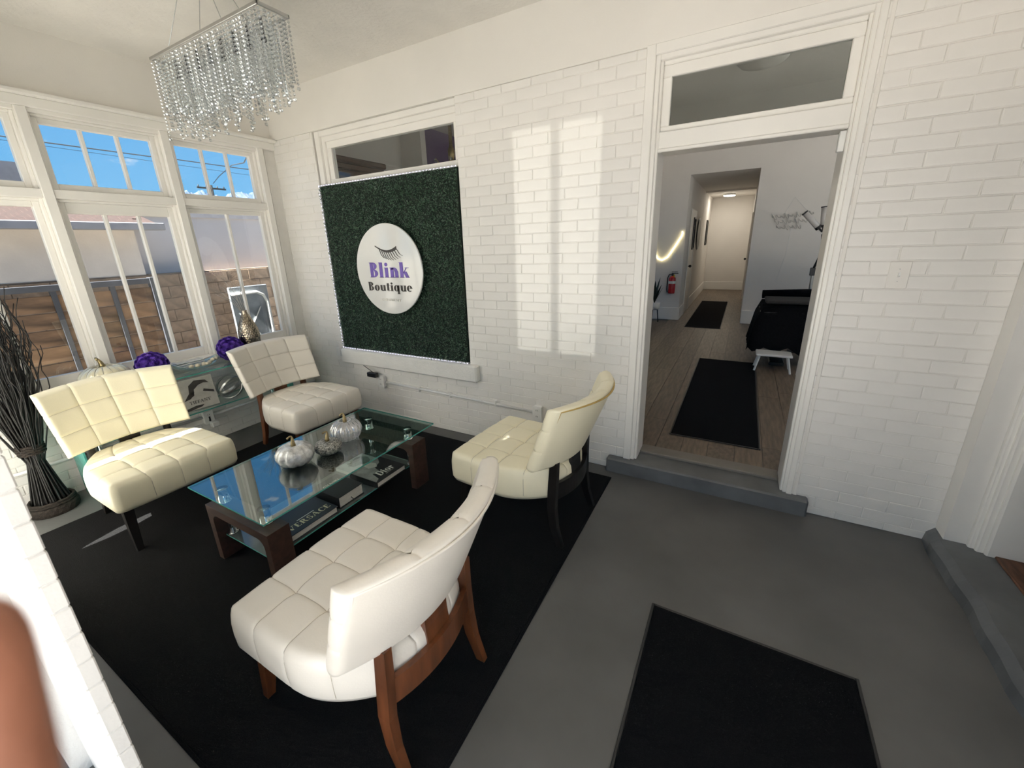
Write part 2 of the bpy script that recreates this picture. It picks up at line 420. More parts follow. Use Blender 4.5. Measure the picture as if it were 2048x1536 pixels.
# left wall -----------------------------------------------------------
mb=MB()
mb.box(XL-.2,XL-.0045,-.02,YB2,-.05,.76); mb.box(XL-.2,XL-.004,-.02,YB2,2.62,ZC)
mb.box(XL-.2,XL-.004,-.02,.27,.76,2.62); mb.box(XL-.2,XL-.004,2.70,YB2,.76,2.62)
wall_left=structure('wall_left','white wall with tall windows above low painted brick','wall',mb,[M_mortar])
mbp=MB(); mbp.box(XL-.004,XL+.004,YF,YB,2.70,ZC); mbp.build('plaster_frieze',M_plaster,wall_left)
cl=courses(YF,YB,0,.585,[],zj=.049,xj=.05)
brick_run(wall_left,lambda u,z,dy:((XL-dy,u,z),(0,0,PI/2)),cl,300)
tag(fixn(B(XL-.01,XL+.045,YF,YB,.585,.762,.01).build('window_ledge',M_stone)),'long white painted stone sill under the left windows','window sill',None,'structure')
# continuous moulding above the windows, and sill board
mb=MB(); mb.cbox(XL-.03,XL+.075,YF,YB,2.672,2.70,.006); mb.cbox(XL-.03,XL+.03,YF,YB,2.61,2.673,.005)
tag(fixn(mb.build('trim_1',M_trim)),'white ledge moulding running above the left windows','moulding',None,'structure')
mb=MB(); mb.cbox(XL-.06,XL+.055,.24,2.73,.762,.795,.006)
tag(fixn(mb.build('trim_2',M_trim)),'white window stool board along the left windows','moulding',None,'structure')

posts=[.327,1.10,1.873,2.646]
GX=XL-.062   # glass plane
wl=('white three-light window unit at the far left by the black twigs','white three-light window unit in the middle of the left wall','white three-light window unit next to the brick corner')
def left_window(i):
    y0,y1=posts[i]+.028,posts[i+1]-.028
    w=structure('window_%d'%(i+1),wl[i],'window')
    def P(name,*bx,b=.003,par=w):
        return fixn(B(*bx,b).build(name,M_trim,par))
    if i==0: P('window_post',XL-.11,XL+.030,posts[0]-.028,posts[0]+.028,.795,2.61)
    P('window_post',XL-.11,XL+.030,posts[i+1]-.028,posts[i+1]+.028,.795,2.61)
    P('transom_rail',XL-.10,XL+.018,y0,y1,2.065,2.123)
    P('head_casing',XL-.11,XL+.012,y0,y1,2.585,2.612)
    # stops
    for (za,zb) in ((.795,2.065),(2.123,2.585)):
        P('window_stop',XL-.09,XL-.012,y0,y0+.018,za,zb); P('window_stop',XL-.09,XL-.012,y1-.018,y1,za,zb)
    P('window_stop',XL-.09,XL-.012,y0+.018,y1-.018,2.570,2.585); P('window_stop',XL-.09,XL-.012,y0+.018,y1-.018,2.048,2.065)
    g0,g1=y0+.052,y1-.052
    def sash(name,za,zb,bot,top,nm):
        s=thing_child(name,w)
        a,b_=y0+.018,y1-.018
        P('stile',GX-.02,GX+.024,a,g0,za,zb,par=s); P('stile',GX-.02,GX+.024,g1,b_,za,zb,par=s)
        P('rail',GX-.02,GX+.024,g0,g1,za,bot,par=s); P('rail',GX-.02,GX+.024,g0,g1,top,zb,par=s)
        for k in range(1,nm):
            yc=g0+(g1-g0)*k/nm; P('muntin',GX-.016,GX+.018,yc-.011,yc+.011,bot,top,par=s)
        for k in range(nm):
            a0=g0+(g1-g0)*k/nm; a1=g0+(g1-g0)*(k+1)/nm
            B(GX-.002,GX+.002,a0+(.011 if k else 0),a1-(.011 if k<nm-1 else 0),bot,top).build('pane',M_glass,s)
    sash('transom_sash',2.123,2.570,2.166,2.535,3)
    if i==1: sash('casement_sash',.795,2.048,.872,1.975,3)
    else: sash('lower_sash',.795,2.048,.872,2.012,2)
def thing_child(name,parent):
    o=bpy.data.objects.new(name,None); COL.objects.link(o); o.parent=parent; o.empty_display_size=.05; return o
for i in range(3): left_window(i)

# right wall -----------------------------------------------------------
mb=MB(); mb.box(XR,XR+.5,2.70,YB2,0,ZC); mb.box(XR,XR+.5,-.05,1.55,0,ZC); mb.box(XR,XR+.5,1.55,2.70,2.3,ZC)
wall_right=structure('wall_right','white brick return with a side doorway at the right','wall',mb,M_brick)
mb=MB()
mb.cbox(1.185,1.40,2.672,2.702,.085,2.3,.006); mb.cbox(1.205,1.40,2.650,2.68,.085,2.3,.006); mb.cbox(1.232,1.42,2.628,2.66,.085,2.3,.008)
tag(fixn(mb.build('trim_3',M_trim)),'stepped white casing of the side doorway at right edge','door casing',None,'structure')
d2=structure('door_2','dark side door set back at the right edge','door')
B(1.40,1.44,1.60,2.64,.10,2.3,.004).build('door_leaf',M_dkdoor,d2); fixn(d2.children[0])
mb=MB(); mb.sphere((1.385,1.72,1.05),.03); mb.tube([(1.40,1.72,1.05),(1.385,1.72,1.05)],.012); mb.build('door_knob',M_steel,d2,smooth=True)
mb=MB()
n=26; pr=[]
for i in range(n+1):
    y=1.45+(2.80-1.45)*i/n; w=.006*math.sin(y*9)+.004*math.sin(y*23)
    pr.append([(1.055+w,y,0),(1.062+w,y,.055),(1.092+w,y,.090),(1.60,y,.092),(1.60,y,0)])
mb.grid(pr); mb.add(pr[0],[(0,1,2,3,4)]); mb.add(pr[-1],[(4,3,2,1,0)])
tag(fixn(mb.build('side_step',M_curb)),'worn grey painted concrete step along the right doorway','step',None,'structure')
tag(fixn(B(1.265,1.60,1.55,2.63,.090,.104,.004).build('door_threshold',M_thresh)),'worn reddish wood threshold at the side doorway','threshold',None,'structure')

# front wall (camera stands in its doorway) -----------------------------
FA=(-4.0,-2.72); FB=(-2.60,-1.95); FZ0,FZ1=.955,2.34; AZ0=.12  # unseen front openings, sized for fill light and the wall patch
mb=MB()
mb.box(-1.75,-1.13-.004,.098,YF-.004,0,ZC)                   # thin pier leaf by the doorway
Y0=.055
mb.box(XL-.2,FA[1],Y0,YF-.004,0,AZ0); mb.box(FA[1],-1.75,Y0,YF-.004,0,FZ0); mb.box(XL-.2,-1.75,Y0,YF-.004,FZ1,ZC)
mb.box(XL-.2,FA[0],Y0,YF-.004,AZ0,FZ1); mb.box(FA[1],FB[0],Y0,YF-.004,FZ0,FZ1); mb.box(FB[1],-1.75,Y0,YF-.004,FZ0,FZ1)
mb.box(-1.13,1.6,Y0,YF-.004,2.34,ZC); mb.box(.95,1.6,Y0,YF-.004,0,2.34)
wall_front=structure('wall_front','white painted brick pier and wall beside the entry','wall',mb,M_stone)
k=0; z=1.192+.0701*22
pier=MB()
while z>0:
    z0=max(0,z-.0701)
    if z-z0>.02: fixn(B(-1.150,-1.13+random.uniform(-.001,.001),.0985,YF,z0+.002,z-.002,.003).build('brick',M_brick,wall_front))
    z-=.0701
def front_window(i,x0,x1,nm,label,FZ0=FZ0):
    w=structure('window_%d'%i,label,'window')
    for bx in ((x0,x0+.05,.06,.12,FZ0,FZ1),(x1-.05,x1,.06,.12,FZ0,FZ1),(x0,x1,.06,.12,FZ0-.02,FZ0+.03),(x0,x1,.06,.12,FZ1-.05,FZ1)):
        fixn(B(*bx,.003).build('window_frame',M_trim,w))
    for k in range(1,nm):
        xc=x0+(x1-x0)*k/nm; fixn(B(xc-.02,xc+.02,.07,.11,FZ0+.03,FZ1-.05,.003).build('mullion',M_trim,w))
    B(x0+.05,x1-.05,.088,.092,FZ0+.03,FZ1-.05).build('pane',M_glass,w)
front_window(4,*FA,3,'unseen curtained front window, sized to bring in fill light',AZ0)
front_window(5,*FB,2,'unseen two-pane front window shaping the light patch on the back wall')
def curtain(x0,x1,label):  # added unseen curtains: translucent fill, with a gap shaped for the sun stripe
    P=[]
    for j in range(40):
        row=[]; z_=.06+2.34*j/39
        bulge=.05*max(0,math.sin(z_*9.0))**2*max(0,1.25-z_)+.05*max(0,.55-z_)*3+.05*max(0,min(1,(z_-1.75)*5))
        for i in range(61):
            t=i/60; xa=x0-(bulge if x0>-3.5 else 0); xb=x1+(bulge if x1<-3.1 else 0)
            x_=xa+(xb-xa)*t; row.append((x_,(.175 if x0>-3.5 else .225)+.018*math.sin(t*(x1-x0)*60)+.006*math.sin(t*31),z_))
        P.append(row)
    q=MB(); q.grid(P); tag(q.build('curtain',M_curtain,smooth=True),label,'curtain','added front window curtains')
curtain(-3.215,-2.68,'white curtain added out of view, edged to pass a sun stripe')
curtain(-4.05,-3.285,'white curtain added out of view over the corner front window as soft fill')
tag(B(-4.08,-2.64,.19,.21,2.405,2.425).build('curtain_rod',M_steel),'steel rod added for the unseen front window curtains','curtain rod')
# unseen canopy added outside to keep sun off the entry and clear window
mb=MB(); mb.prism([(-2.80,.055),(1.8,.055),(1.8,-3.3),(-2.80,-3.3)],(0,0,2.75),(1,0,0),(0,1,0),(0,0,.12))
tag(fixn(mb.build('sun_block_canopy',M_trim)),'flat white canopy added out of view to block sun from the entry','canopy',None,'structure')

# porch roof over everything, ground
structure('roof','flat roof slab above the porch and rooms','roof',B(-4.5,4.2,.0,15,3.25,3.4),M_trim)
structure('ground','pale concrete yard in front of the porch','ground',B(-4.4,60,-60,60,-.45,-.30),M_conc)
structure('side_yard','unseen tan side yard ground, toned for bounce light through the left windows','ground',B(-60,-4.4,-60,60,-.45,-.30),mat('yard_bounce_ground',(.24,.215,.185),.95,var=.3,vs_=30,bump=.5,bs=60))  # separate unseen slab, its tone set to limit light bounced onto the ceiling

# ------------------------------------------------------------------ back transom window + doorway frame
tw=structure('window_6','wide single-pane transom window above the green hedge panel','window')
def TP(name,*bx,b=.003,par=tw,mt=M_trim): return fixn(B(*bx,b).build(name,mt,par))
TP('casing',WX0+.012,WX0+.075,2.812,2.90,2.246,2.69); TP('casing',WX0+.075,WX0+.115,2.835,2.90,2.246,2.645)
TP('casing',WX0+.075,WX1-.004,2.812,2.90,2.645,2.69); TP('casing',WX0+.115,WX1-.004,2.835,2.90,2.605,2.645)
TP('sash_rail',WX0+.115,WX1-.004,2.85,2.90,2.549,2.605); TP('sash_rail',WX0+.115,WX1-.004,2.845,2.90,2.246,2.292)
TP('sash_stile',WX0+.115,-3.375,2.85,2.90,2.292,2.549); TP('sash_stile',-2.01,WX1-.004,2.85,2.90,2.292,2.549)
B(-3.375,-2.01,2.872,2.876,2.292,2.549).build('pane',M_glass,tw)
TP('backing_board',WX0+.012,WX1-.004,2.86,2.90,.69,2.246)
# solid wall behind the recess sides is wall_back itself

df=structure('door_1','open doorway with white moulded casing and glass transom','door')
def DP(name,*bx,b=.004,par=df,mt=M_trim): return fixn(B(*bx,b).build(name,mt,par))
DP('casing',-.612,-.560,2.786,2.83,.108,2.70); DP('casing',-.562,-.535,2.800,2.85,.108,2.65); DP('casing',-.537,-.520,2.815,3.03,.108,2.63)
DP('casing',.405,.435,2.792,2.83,.0,2.70); DP('casing',.385,.407,2.800,2.85,.108,2.65); DP('casing',.372,.387,2.815,3.03,.108,2.63)
DP('plaster_bead',.433,.470,2.797,2.83,.0,2.70,b=.012,mt=M_plaster)
DP('head_casing',-.562,.407,2.786,2.83,2.645,2.70); DP('head_casing',-.537,.387,2.800,2.86,2.618,2.65); DP('head_jamb',-.520,.372,2.83,3.03,2.60,2.63)
DP('transom_bar',-.520,.372,2.812,3.03,2.165,2.262); DP('transom_bar_lip',-.520,.372,2.800,2.83,2.152,2.172)
DP('transom_sash',-.520,.372,2.835,2.875,2.262,2.293); DP('transom_sash',-.520,.372,2.835,2.875,2.540,2.60)
DP('transom_sash',-.520,-.472,2.835,2.875,2.293,2.540); DP('transom_sash',.328,.372,2.835,2.875,2.293,2.540)
B(-.472,.328,2.852,2.856,2.293,2.540).build('transom_pane',glass('smoky_glass',(.80,.82,.80),1.5,extra=.02),df)
dl=DP('door_leaf',-.038,0,0,.885,.13,2.14,mt=M_doorw); dl.location=(-.528,3.045,0); dl.rotation_euler=(0,0,.178)
q=MB(); q.sphere((-.06,.815,1.05),.026); q.tube([(-.038,.815,1.05),(-.06,.815,1.05)],.01); q.build('door_knob',M_steel,dl,smooth=True)
q=MB(); q.cbox(.345,.372,2.84,2.88,2.055,2.15,.003); fixn(q.build('door_sensor',M_wht,df))
tag(fixn(B(-.725,.52,2.742,3.03,-.02,.108,.010).build('door_step',M_curb)),'grey painted concrete step below the open doorway','step',None,'structure')
tag(fixn(B(-.52,.372,2.93,3.05,.100,.128,.006).build('door_threshold',mat('grey_threshold',(.20,.185,.165),.45))),'narrow grey threshold strip in the open doorway','threshold',None,'structure')

# ------------------------------------------------------------------ inner rooms
structure('floor_2','subfloor of the inner room and hallway','floor',B(-4.3,4.0,3.03,15,-.1,.112),M_cover)
fl2=bpy.data.objects['floor_2']
pl=[B(-.089,.089,-.6,.6,0,.0075,.0012).mesh('plank',mm) for mm in (M_plank,M_plank2)]
k=0
for i in range(-9,10):
    x_=i*.18+.02; y=3.05+random.uniform(-1.0,0)+.6
    while y<14.9:
        y0,y1=max(3.045,y-.6),min(14.9,y+.6)
        if y1-y0>.05 and (-1.1<x_<.15 or y<8.8):
            inst('plank',pl[random.random()<.4],fl2,(x_,(y0+y1)/2,.1125),(0,0,0),(1,(y1-y0-.0015)/1.2,1))
        y+=1.2
HX0,HX1,YW,HZ=-1.0,.075,8.65,2.735
mb=MB()
mb.box(-4.3,HX0,YW,YW+.12,.1,3.2); mb.box(HX1,4.0,YW,YW+.12,.1,3.2); mb.box(HX0,HX1,YW,YW+.12,HZ,3.2)
structure('wall_inner_far','pale grey far wall of the inner room with hallway opening','wall',mb,M_inwall)
mb=MB(); mb.box(-4.3,-4.2,3.03,4.2,.1,3.2); mb.box(-4.3,-4.2,4.2,4.7,.1,3.2)
mb.box(-4.2,-3.85,4.7,4.8,.1,3.2)
structure('wall_inner_left','white side wall of the inner room behind the transom','wall',mb,M_inwall)
mb=MB(); mb.box(-3.95,-3.85,4.8,5.9,.1,3.2); mb.box(-3.95,-3.85,8.4,YW,.1,3.2); mb.box(-3.95,-3.85,5.9,8.4,.1,.7); mb.box(-3.95,-3.85,5.9,8.4,2.9,3.2)
structure('wall_inner_purple','purple accent wall of the inner room','wall',mb,M_purplew)
w7=structure('window_7','unseen window added in the purple wall to light the inner room','window')  # unseen window added to brighten the inner room
for bx in ((-3.93,-3.87,5.9,5.96,.7,2.9),(-3.93,-3.87,8.34,8.4,.7,2.9),(-3.93,-3.87,5.9,8.4,.7,.76),(-3.93,-3.87,5.9,8.4,2.84,2.9),(-3.93,-3.87,7.12,7.18,.76,2.84)):
    fixn(B(*bx,.003).build('window_frame',M_trim,w7))
B(-3.902,-3.898,5.96,8.34,.76,2.84).build('pane',M_glass,w7)
mb=MB(); mb.box(4.0,4.1,3.03,5.4,.1,3.2); mb.box(4.0,4.1,7.6,YW,.1,3.2); mb.box(4.0,4.1,5.4,7.6,.1,.9); mb.box(4.0,4.1,5.4,7.6,2.6,3.2)
structure('wall_inner_right','pale grey right wall of the inner room','wall',mb,M_inwall)
w8=structure('window_8','unseen wide window added in the right wall to light the inner room','window')  # second added window, also out of view, for more daylight inside
for bx in ((4.02,4.08,5.4,5.46,.9,2.6),(4.02,4.08,7.54,7.6,.9,2.6),(4.02,4.08,5.4,7.6,.9,.96),(4.02,4.08,5.4,7.6,2.54,2.6),(4.02,4.08,6.47,6.53,.96,2.54)): fixn(B(*bx,.003).build('window_frame',M_trim,w8))
B(4.048,4.052,5.46,7.54,.96,2.54).build('pane',M_glass,w8)
structure('ceiling_inner','pale ceiling of the inner room','ceiling',B(-4.3,4.1,3.03,YW,3.17,3.25),M_inwall)
structure('wall_hall_left','pale left wall of the long hallway','wall',B(HX0-.1,HX0,YW+.12,14.3,.1,HZ+.1),M_inwall)
structure('wall_hall_right','pale right wall of the long hallway','wall',B(HX1,HX1+.1,YW+.12,14.3,.1,HZ+.1),M_inwall)
structure('wall_hall_end','cream end wall of the long hallway','wall',B(HX0-.1,HX1+.1,14.25,14.35,.1,HZ+.1),M_inwall)
structure('ceiling_hall','ceiling of the long hallway','ceiling',B(HX0-.1,HX1+.1,YW+.12,14.3,HZ,HZ+.08),M_inwall)
structure('wall_hall_header','dropped header across the hallway','wall',B(HX0,HX1,11.95,12.05,2.70,HZ),M_inwall)
for nm_,bx_,lb_ in (('baseboard_far_left',(-3.85,HX0,YW-.02,YW,.12,.36),'tall white baseboard below the fire extinguisher'),('baseboard_far_right',(HX1,4.0,YW-.02,YW,.12,.36),'tall white baseboard behind the treatment bed'),
        ('baseboard_hall_near',(HX0,HX0+.015,YW,9.3,.12,.36),'white baseboard at the hallway entrance'),('baseboard_hall_left',(HX0,HX0+.015,10.2,14.23,.12,.36),'white baseboard along the left side of hallway'),('baseboard_hall_end',(HX0+.015,HX1,14.235,14.25,.12,.36),'white baseboard at the end of hallway')):
    tag(fixn(B(*bx_,.004).build(nm_,M_trim)),lb_,'baseboard',None,'structure')
for nm,x_,s_ in (('door_3',HX0,1),('door_4',HX1,-1)):
    d=structure(nm,'white hallway door on the left side' if s_>0 else 'white hallway door on the right side','door')
    y0=9.32 if s_>0 else 12.2
    fixn(B(x_+ (0 if s_>0 else -.02),x_+(.02 if s_>0 else 0),y0,y0+.08,.12,2.2,.003).build('casing',M_trim,d)); fixn(B(x_+(0 if s_>0 else -.02),x_+(.02 if s_>0 else 0),y0+.80,y0+.88,.12,2.2,.003).build('casing',M_trim,d))
    fixn(B(x_+(0 if s_>0 else -.02),x_+(.02 if s_>0 else 0),y0+.08,y0+.80,2.1,2.2,.003).build('casing',M_trim,d))
    fixn(B(x_+(0 if s_>0 else -.012),x_+(.012 if s_>0 else 0),y0+.08,y0+.80,.13,2.1,.003).build('door_leaf',M_trim,d))
    q=MB(); q.sphere((x_+s_*.05,y0+.15,1.10),.028); q.tube([(x_+s_*.012,y0+.15,1.10),(x_+s_*.05,y0+.15,1.10)],.011); q.build('door_knob',M_blk,d,smooth=True)
# hallway lamp
hl=thing('ceiling_lamp','glowing round flush ceiling light far down the hallway','ceiling light',(-.53,13.2,HZ-.035))
q=MB(); q.lathe([(.15,.035),(.15,.0),(.14,-.005)],28); q.build('rim',M_wht,hl); q=MB(); q.lathe([(.138,-.006),(.12,-.02),(.02,-.024)],28); q.build('diffuser',M_lamp,hl,smooth=True)
il=thing('ceiling_lamp','unlit round flush ceiling light seen through the door transom','ceiling light',(-.06,4.85,3.17))
q=MB(); q.lathe([(.2,-.0),(.2,-.03),(.17,-.06),(.03,-.075)],28); q.build('diffuser',mat('opal_glass',(.72,.70,.66),.4),il,smooth=True); q=MB(); q.lathe([(.215,-.0),(.215,-.02),(.20,-.022)],28); q.build('rim',M_steel,il)
# interior daylight comes from the side windows added beyond the frame
# mats in the inner rooms
def flatmat(name,label,x0,x1,y0,y1,z,h=.010,mt=M_mat,cat='mat'):
    t=thing(name,label,cat,((x0+x1)/2,(y0+y1)/2,z)); a,b_=(x1-x0)/2,(y1-y0)/2
    q=MB(); q.cbox(-a+.012,a-.012,-b_+.012,b_-.012,0,h,.003); fixn(q.build('pile',mt,t))
    q=MB()
    for bx in ((-a,-a+.012,-b_,b_),(a-.012,a,-b_,b_),(-a+.012,a-.012,-b_,-b_+.012),(-a+.012,a-.012,b_-.012,b_)): q.cbox(*bx,0,h*.8,.002)
    fixn(q.build('binding',M_blk if mt is not M_rug else M_rug,t)); return t
flatmat('runner_mat','long black runner mat just inside the open doorway',-.366,.280,3.325,5.853,ZI)
flatmat('runner_mat','smaller black runner mat by the hallway opening',-.803,-.21,7.96,11.5,ZI)
flatmat('door_mat','black rectangular door mat on the grey floor in the foreground',-.187,.583,.45,1.660,0,.012)
flatmat('area_rug','large black area rug under the chairs and coffee table',-3.672,-.657,.272,2.655,0,.011,M_rug,'rug')

# fire extinguisher
fe=thing('fire_extinguisher','red fire extinguisher hanging on the far inner wall','extinguisher',(-1.15,YW-.075,.64))
q=MB(); q.lathe([(.02,0),(.06,.005),(.062,.03),(.062,.28),(.05,.31),(.022,.335)],18); q.build('cylinder',M_red,fe,smooth=True)
q=MB(); q.lathe([(.0632,.19),(.0632,.24)],18,cap=False); q.build('label_band',M_whitep,fe)
q=MB(); q.tube([(0,0,.335),(0,0,.375)],.018); q.cbox(-.02,.10,-.012,.012,.375,.387,.003); q.cbox(-.02,.09,-.012,.012,.405,.415,.003); fixn(q.build('valve_handle',M_blk,fe))
q=MB(); q.tube([(-.01,0,.36),(-.06,0,.36),(-.085,0,.30),(-.085,0,.08),(-.075,0,.02)],.010); q.build('hose',M_blk,fe,smooth=True)
q=MB(); q.cbox(.02,.045,-.03,-.024,.25,.36,.001); fixn(q.build('tag',M_yellow,fe))
q=MB(); q.cbox(-.03,.03,.05,.075,.1,.38,.003); fixn(q.build('bracket',M_steel,fe))
# neon curve
q=MB(); q.tube([(-1.60,YW-.02,1.62),(-1.535,YW-.02,1.44),(-1.46,YW-.02,1.30),(-1.38,YW-.02,1.262),(-1.28,YW-.02,1.32),(-1.17,YW-.02,1.50),(-1.06,YW-.02,1.70),(-1.045,YW-.02,1.76),(-1.06,YW-.02,1.775)],.011,8)
tag(q.build('neon_tube',M_neon,smooth=True),'glowing warm neon curve on the far inner wall','neon light')
sw=thing('light_switch','white switch plate below the neon curve on inner wall','light switch',(-1.172,YW,1.35))
fixn(B(-.04,.04,-.008,0,-.06,.06,.003).build('plate',M_wht,sw)); fixn(B(-.012,.012,-.018,-.006,-.025,.025,.003).build('toggle',M_wht,sw))
# plant on stand
pt=thing('potted_plant','dark leafy plant in white pot on stand behind the door','plant',(-1.40,8.30,ZI))
for a in range(3):
    q=MB(); q.tube([(.09*math.cos(a*2.1),.09*math.sin(a*2.1),0),(.06*math.cos(a*2.1),.06*math.sin(a*2.1),.26)],.010,6); q.build('stand_leg',M_blk,pt)
q=MB(); q.lathe([(.07,.24),(.10,.26),(.105,.38),(.095,.38),(.09,.30)],18); q.build('pot',M_wht,pt,smooth=True)
for a in range(9):
    t=a*2.4; r=.05+.02*(a%3); h=.30+.06*(a%4)
    P=[]
    for i in range(7):
        s=i/6; wd=.028*math.sin(PI*min(1,s*.93+.05)); d=r*s+.05*s*s; P.append([(d*math.cos(t)-wd*math.sin(t),d*math.sin(t)+wd*math.cos(t),.36+h*s),(d*math.cos(t)+wd*math.sin(t),d*math.sin(t)-wd*math.cos(t),.36+h*s)])
    q=MB(); q.grid(P); q.build('leaf',M_green,pt,smooth=True)
# hanging script sign
sg=thing('script_sign','wire script sign hanging from a cord on inner wall','wall sign',(.63,YW-.02,1.87))
for r_,(xa,xb,zc) in enumerate(((-.29,.27,.09),(-.25,.19,0.0),(-.21,.13,-.09))):
    pts=[]; n=90
    for i in range(n):
        s=i/(n-1); ph=s*(xb-xa)*2*PI/.055
        pts.append((xa+(xb-xa)*s+.016*math.cos(ph+1.2),0,zc+.03*math.sin(ph)*(1+.6*math.sin(ph*.37+r_))+.04*(s-.5)*(1 if r_==0 else .3)))
    q=MB(); q.tube(pts,.0065,5); q.build('lettering',mat('wire_silver',(.62,.60,.56),.4,.2),sg,smooth=True)
q=MB(); q.tube([(-.14,0,.10),(-.02,0,.37),(.20,0,.12)],.003,5); q.build('cord',M_steel,sg)
q=MB(); q.tube([(.0,0.005,-.1),(-.02,0.01,-.55),(-.10,.01,-1.0)],.003,5); q.build('power_cord',M_wht,sg)
# treatment bed with black blankets
bd=thing('treatment_bed','treatment bed covered with black blankets in inner room','bed',(.95,6.15,ZI))
P=[]
nu,nv=26,20
for i in range(nu+1):
    row=[]
    for j in range(nv+1):
        u=-1+2*i/nu; v=-1+2*j/nv
        x_=u*.80; y_=v*.42; z_=.74+.015*math.sin(u*9)+.012*math.sin(v*7+u*3)
        ex=max(0,abs(u)-.86)/.14; ey=max(0,abs(v)-.84)/.16; dr=max(ex,ey)
        z_-=(dr**1.5)*.52+.03*dr*math.sin(u*21+v*17); x_-=math.copysign(.02*math.sin(v*14)*ex,u)
        row.append((x_,y_,z_))
    P.append(row)
q=MB(); q.grid(P); bl=q.build('blanket',M_blkc,bd,smooth=True)
fixn(B(-.70,.78,-.36,.36,.52,.70,.04).build('mattress',M_blk,bd))
fixn(B(-.66,.8,-.38,.10,.765,.80,.014).build('towel',M_gryc,bd))
q=MB(); q.tube([(-.68,.28,.80),(-.2,.30,.82),(.3,.28,.81),(.8,.30,.82)],.055,10); q.build('bolster',M_blkc,bd,smooth=True)
for sx in (-.45,.6):
    fixn(B(sx-.05,sx+.05,-.05,.05,.05,.52,.01).build('leg',M_blk,bd)); fixn(B(sx-.08,sx+.08,-.32,.32,.0,.05,.01).build('foot',M_blk,bd))
st=thing('step_stool','small white step stool beside the treatment bed','stool',(.42,5.62,ZI))
fixn(B(-.16,.20,-.12,.12,.19,.215,.006).build('top',M_wht,st))
for sx in (-1,1):
    for sy in (-1,1):
        q=MB(); q.tube([(sx*.14+.02,sy*.09,.19),(sx*.18+.02,sy*.11,0)],.012,6); q.build('leg',M_wht,st)
# lash lamp
lp=thing('floor_lamp','gooseneck floor lamp with two bar heads behind the bed','lamp',(.80,6.72,ZI))
q=MB(); q.lathe([(.13,0),(.13,.02),(.02,.03)],20); q.build('base',M_blk,lp,smooth=True)
q=MB(); q.tube([(0,0,.03),(0,0,1.05)],.013,8); q.build('pole',M_steel,lp); fixn(B(-.03,.03,-.02,.02,1.02,1.12,.005).build('clamp',M_blk,lp))
q=MB(); q.tube([(0,0,1.10),(.04,0,1.25),(.045,0,1.42),(.03,0,1.53)],.014,8); q.build('gooseneck',M_blk,lp,smooth=True)
for (a,b_) in (((.02,-.01,1.56),(-.20,-.03,1.80)),((.03,.0,1.56),(.0,.0,1.86))):
    A=Vector(a);Bv=Vector(b_);d=Bv-A
    h=thing_child('lamp_head',lp)
    q=MB(); q.tube([A+d*.25,A+d*.97],.034,10); q.build('tube',mat('opal_bar',(.62,.60,.58),.35),h,smooth=True)
    q=MB(); q.tube([A+d*.17,A+d*.27],.038,10); q.build('collar',M_blk,h); q=MB(); q.tube([A+d*.96,A+d*1.0],.038,10); q.build('cap',M_blk,h); q=MB(); q.tube([A,A+d*.18],.012,8); q.build('joint',M_blk,h)
q=MB(); q.tube([(.74,5.69,.62),(.72,5.66,.45),(.69,5.6,.26),(.67,5.45,.14),(.70,5.38,.126),(.86,5.36,.126)],.0045,6)
tag(q.build('power_cable',M_wht,smooth=True),'white cable trailing from the bed to the floor','cable')
# picture frames in hall
for (y0,y1,z0,z1,l) in ((9.75,10.10,1.42,2.06,'first dark picture frame on the hallway wall'),(13.0,13.35,1.45,2.1,'last picture frame near the hallway end')):
    t=thing('picture_frame',l,'picture',(HX0,(y0+y1)/2,z0)); hy=(y1-y0)/2; h=z1-z0
    for bx in ((0,.03,-hy,-hy+.03,0,h),(0,.03,hy-.03,hy,0,h),(0,.03,-hy+.03,hy-.03,0,.03),(0,.03,-hy+.03,hy-.03,h-.03,h)): fixn(B(*bx,.003).build('frame',M_blk,t))
    B(0,.012,-hy+.03,hy-.03,.03,h-.03).build('picture',M_grey2,t)
t=thing('round_mirror','round dark-rimmed mirror on the hallway wall','mirror',(HX0,10.95,1.73))
q=MB(); q.lathe([(.33,0),(.35,.012),(.33,.025)],36); q.xf(Matrix.Rotation(PI/2,4,'Y')); q.build('rim',M_blk,t)
q=MB(); q.lathe([(.325,.01),(.325,.018)],36); q.xf(Matrix.Rotation(PI/2,4,'Y')); q.build('mirror_glass',M_chrome,t)
# wardrobe behind the transom
wr=thing('wardrobe','brown wooden wardrobe with moulded cornice behind the transom','wardrobe',(-3.97,3.49,ZI-.06))
fixn(B(-.22,.17,-.40,.40,.06,2.42,.006).build('body',M_wardrobe,wr)); fixn(B(-.22,.195,-.42,.42,2.42,2.48,.01).build('cornice',M_wardrobe,wr)); fixn(B(-.22,.22,-.44,.44,2.48,2.54,.015).build('cornice',M_wardrobe,wr))
for sy in (-1,1):
    d=fixn(B(.17,.192,min(sy*.01,sy*.385),max(sy*.01,sy*.385),.10,2.36,.006).build('door',M_wardrobe,wr)); q=MB(); q.sphere((.205,sy*.06,1.1),.016); q.build('knob',M_goldstem,d,smooth=True)
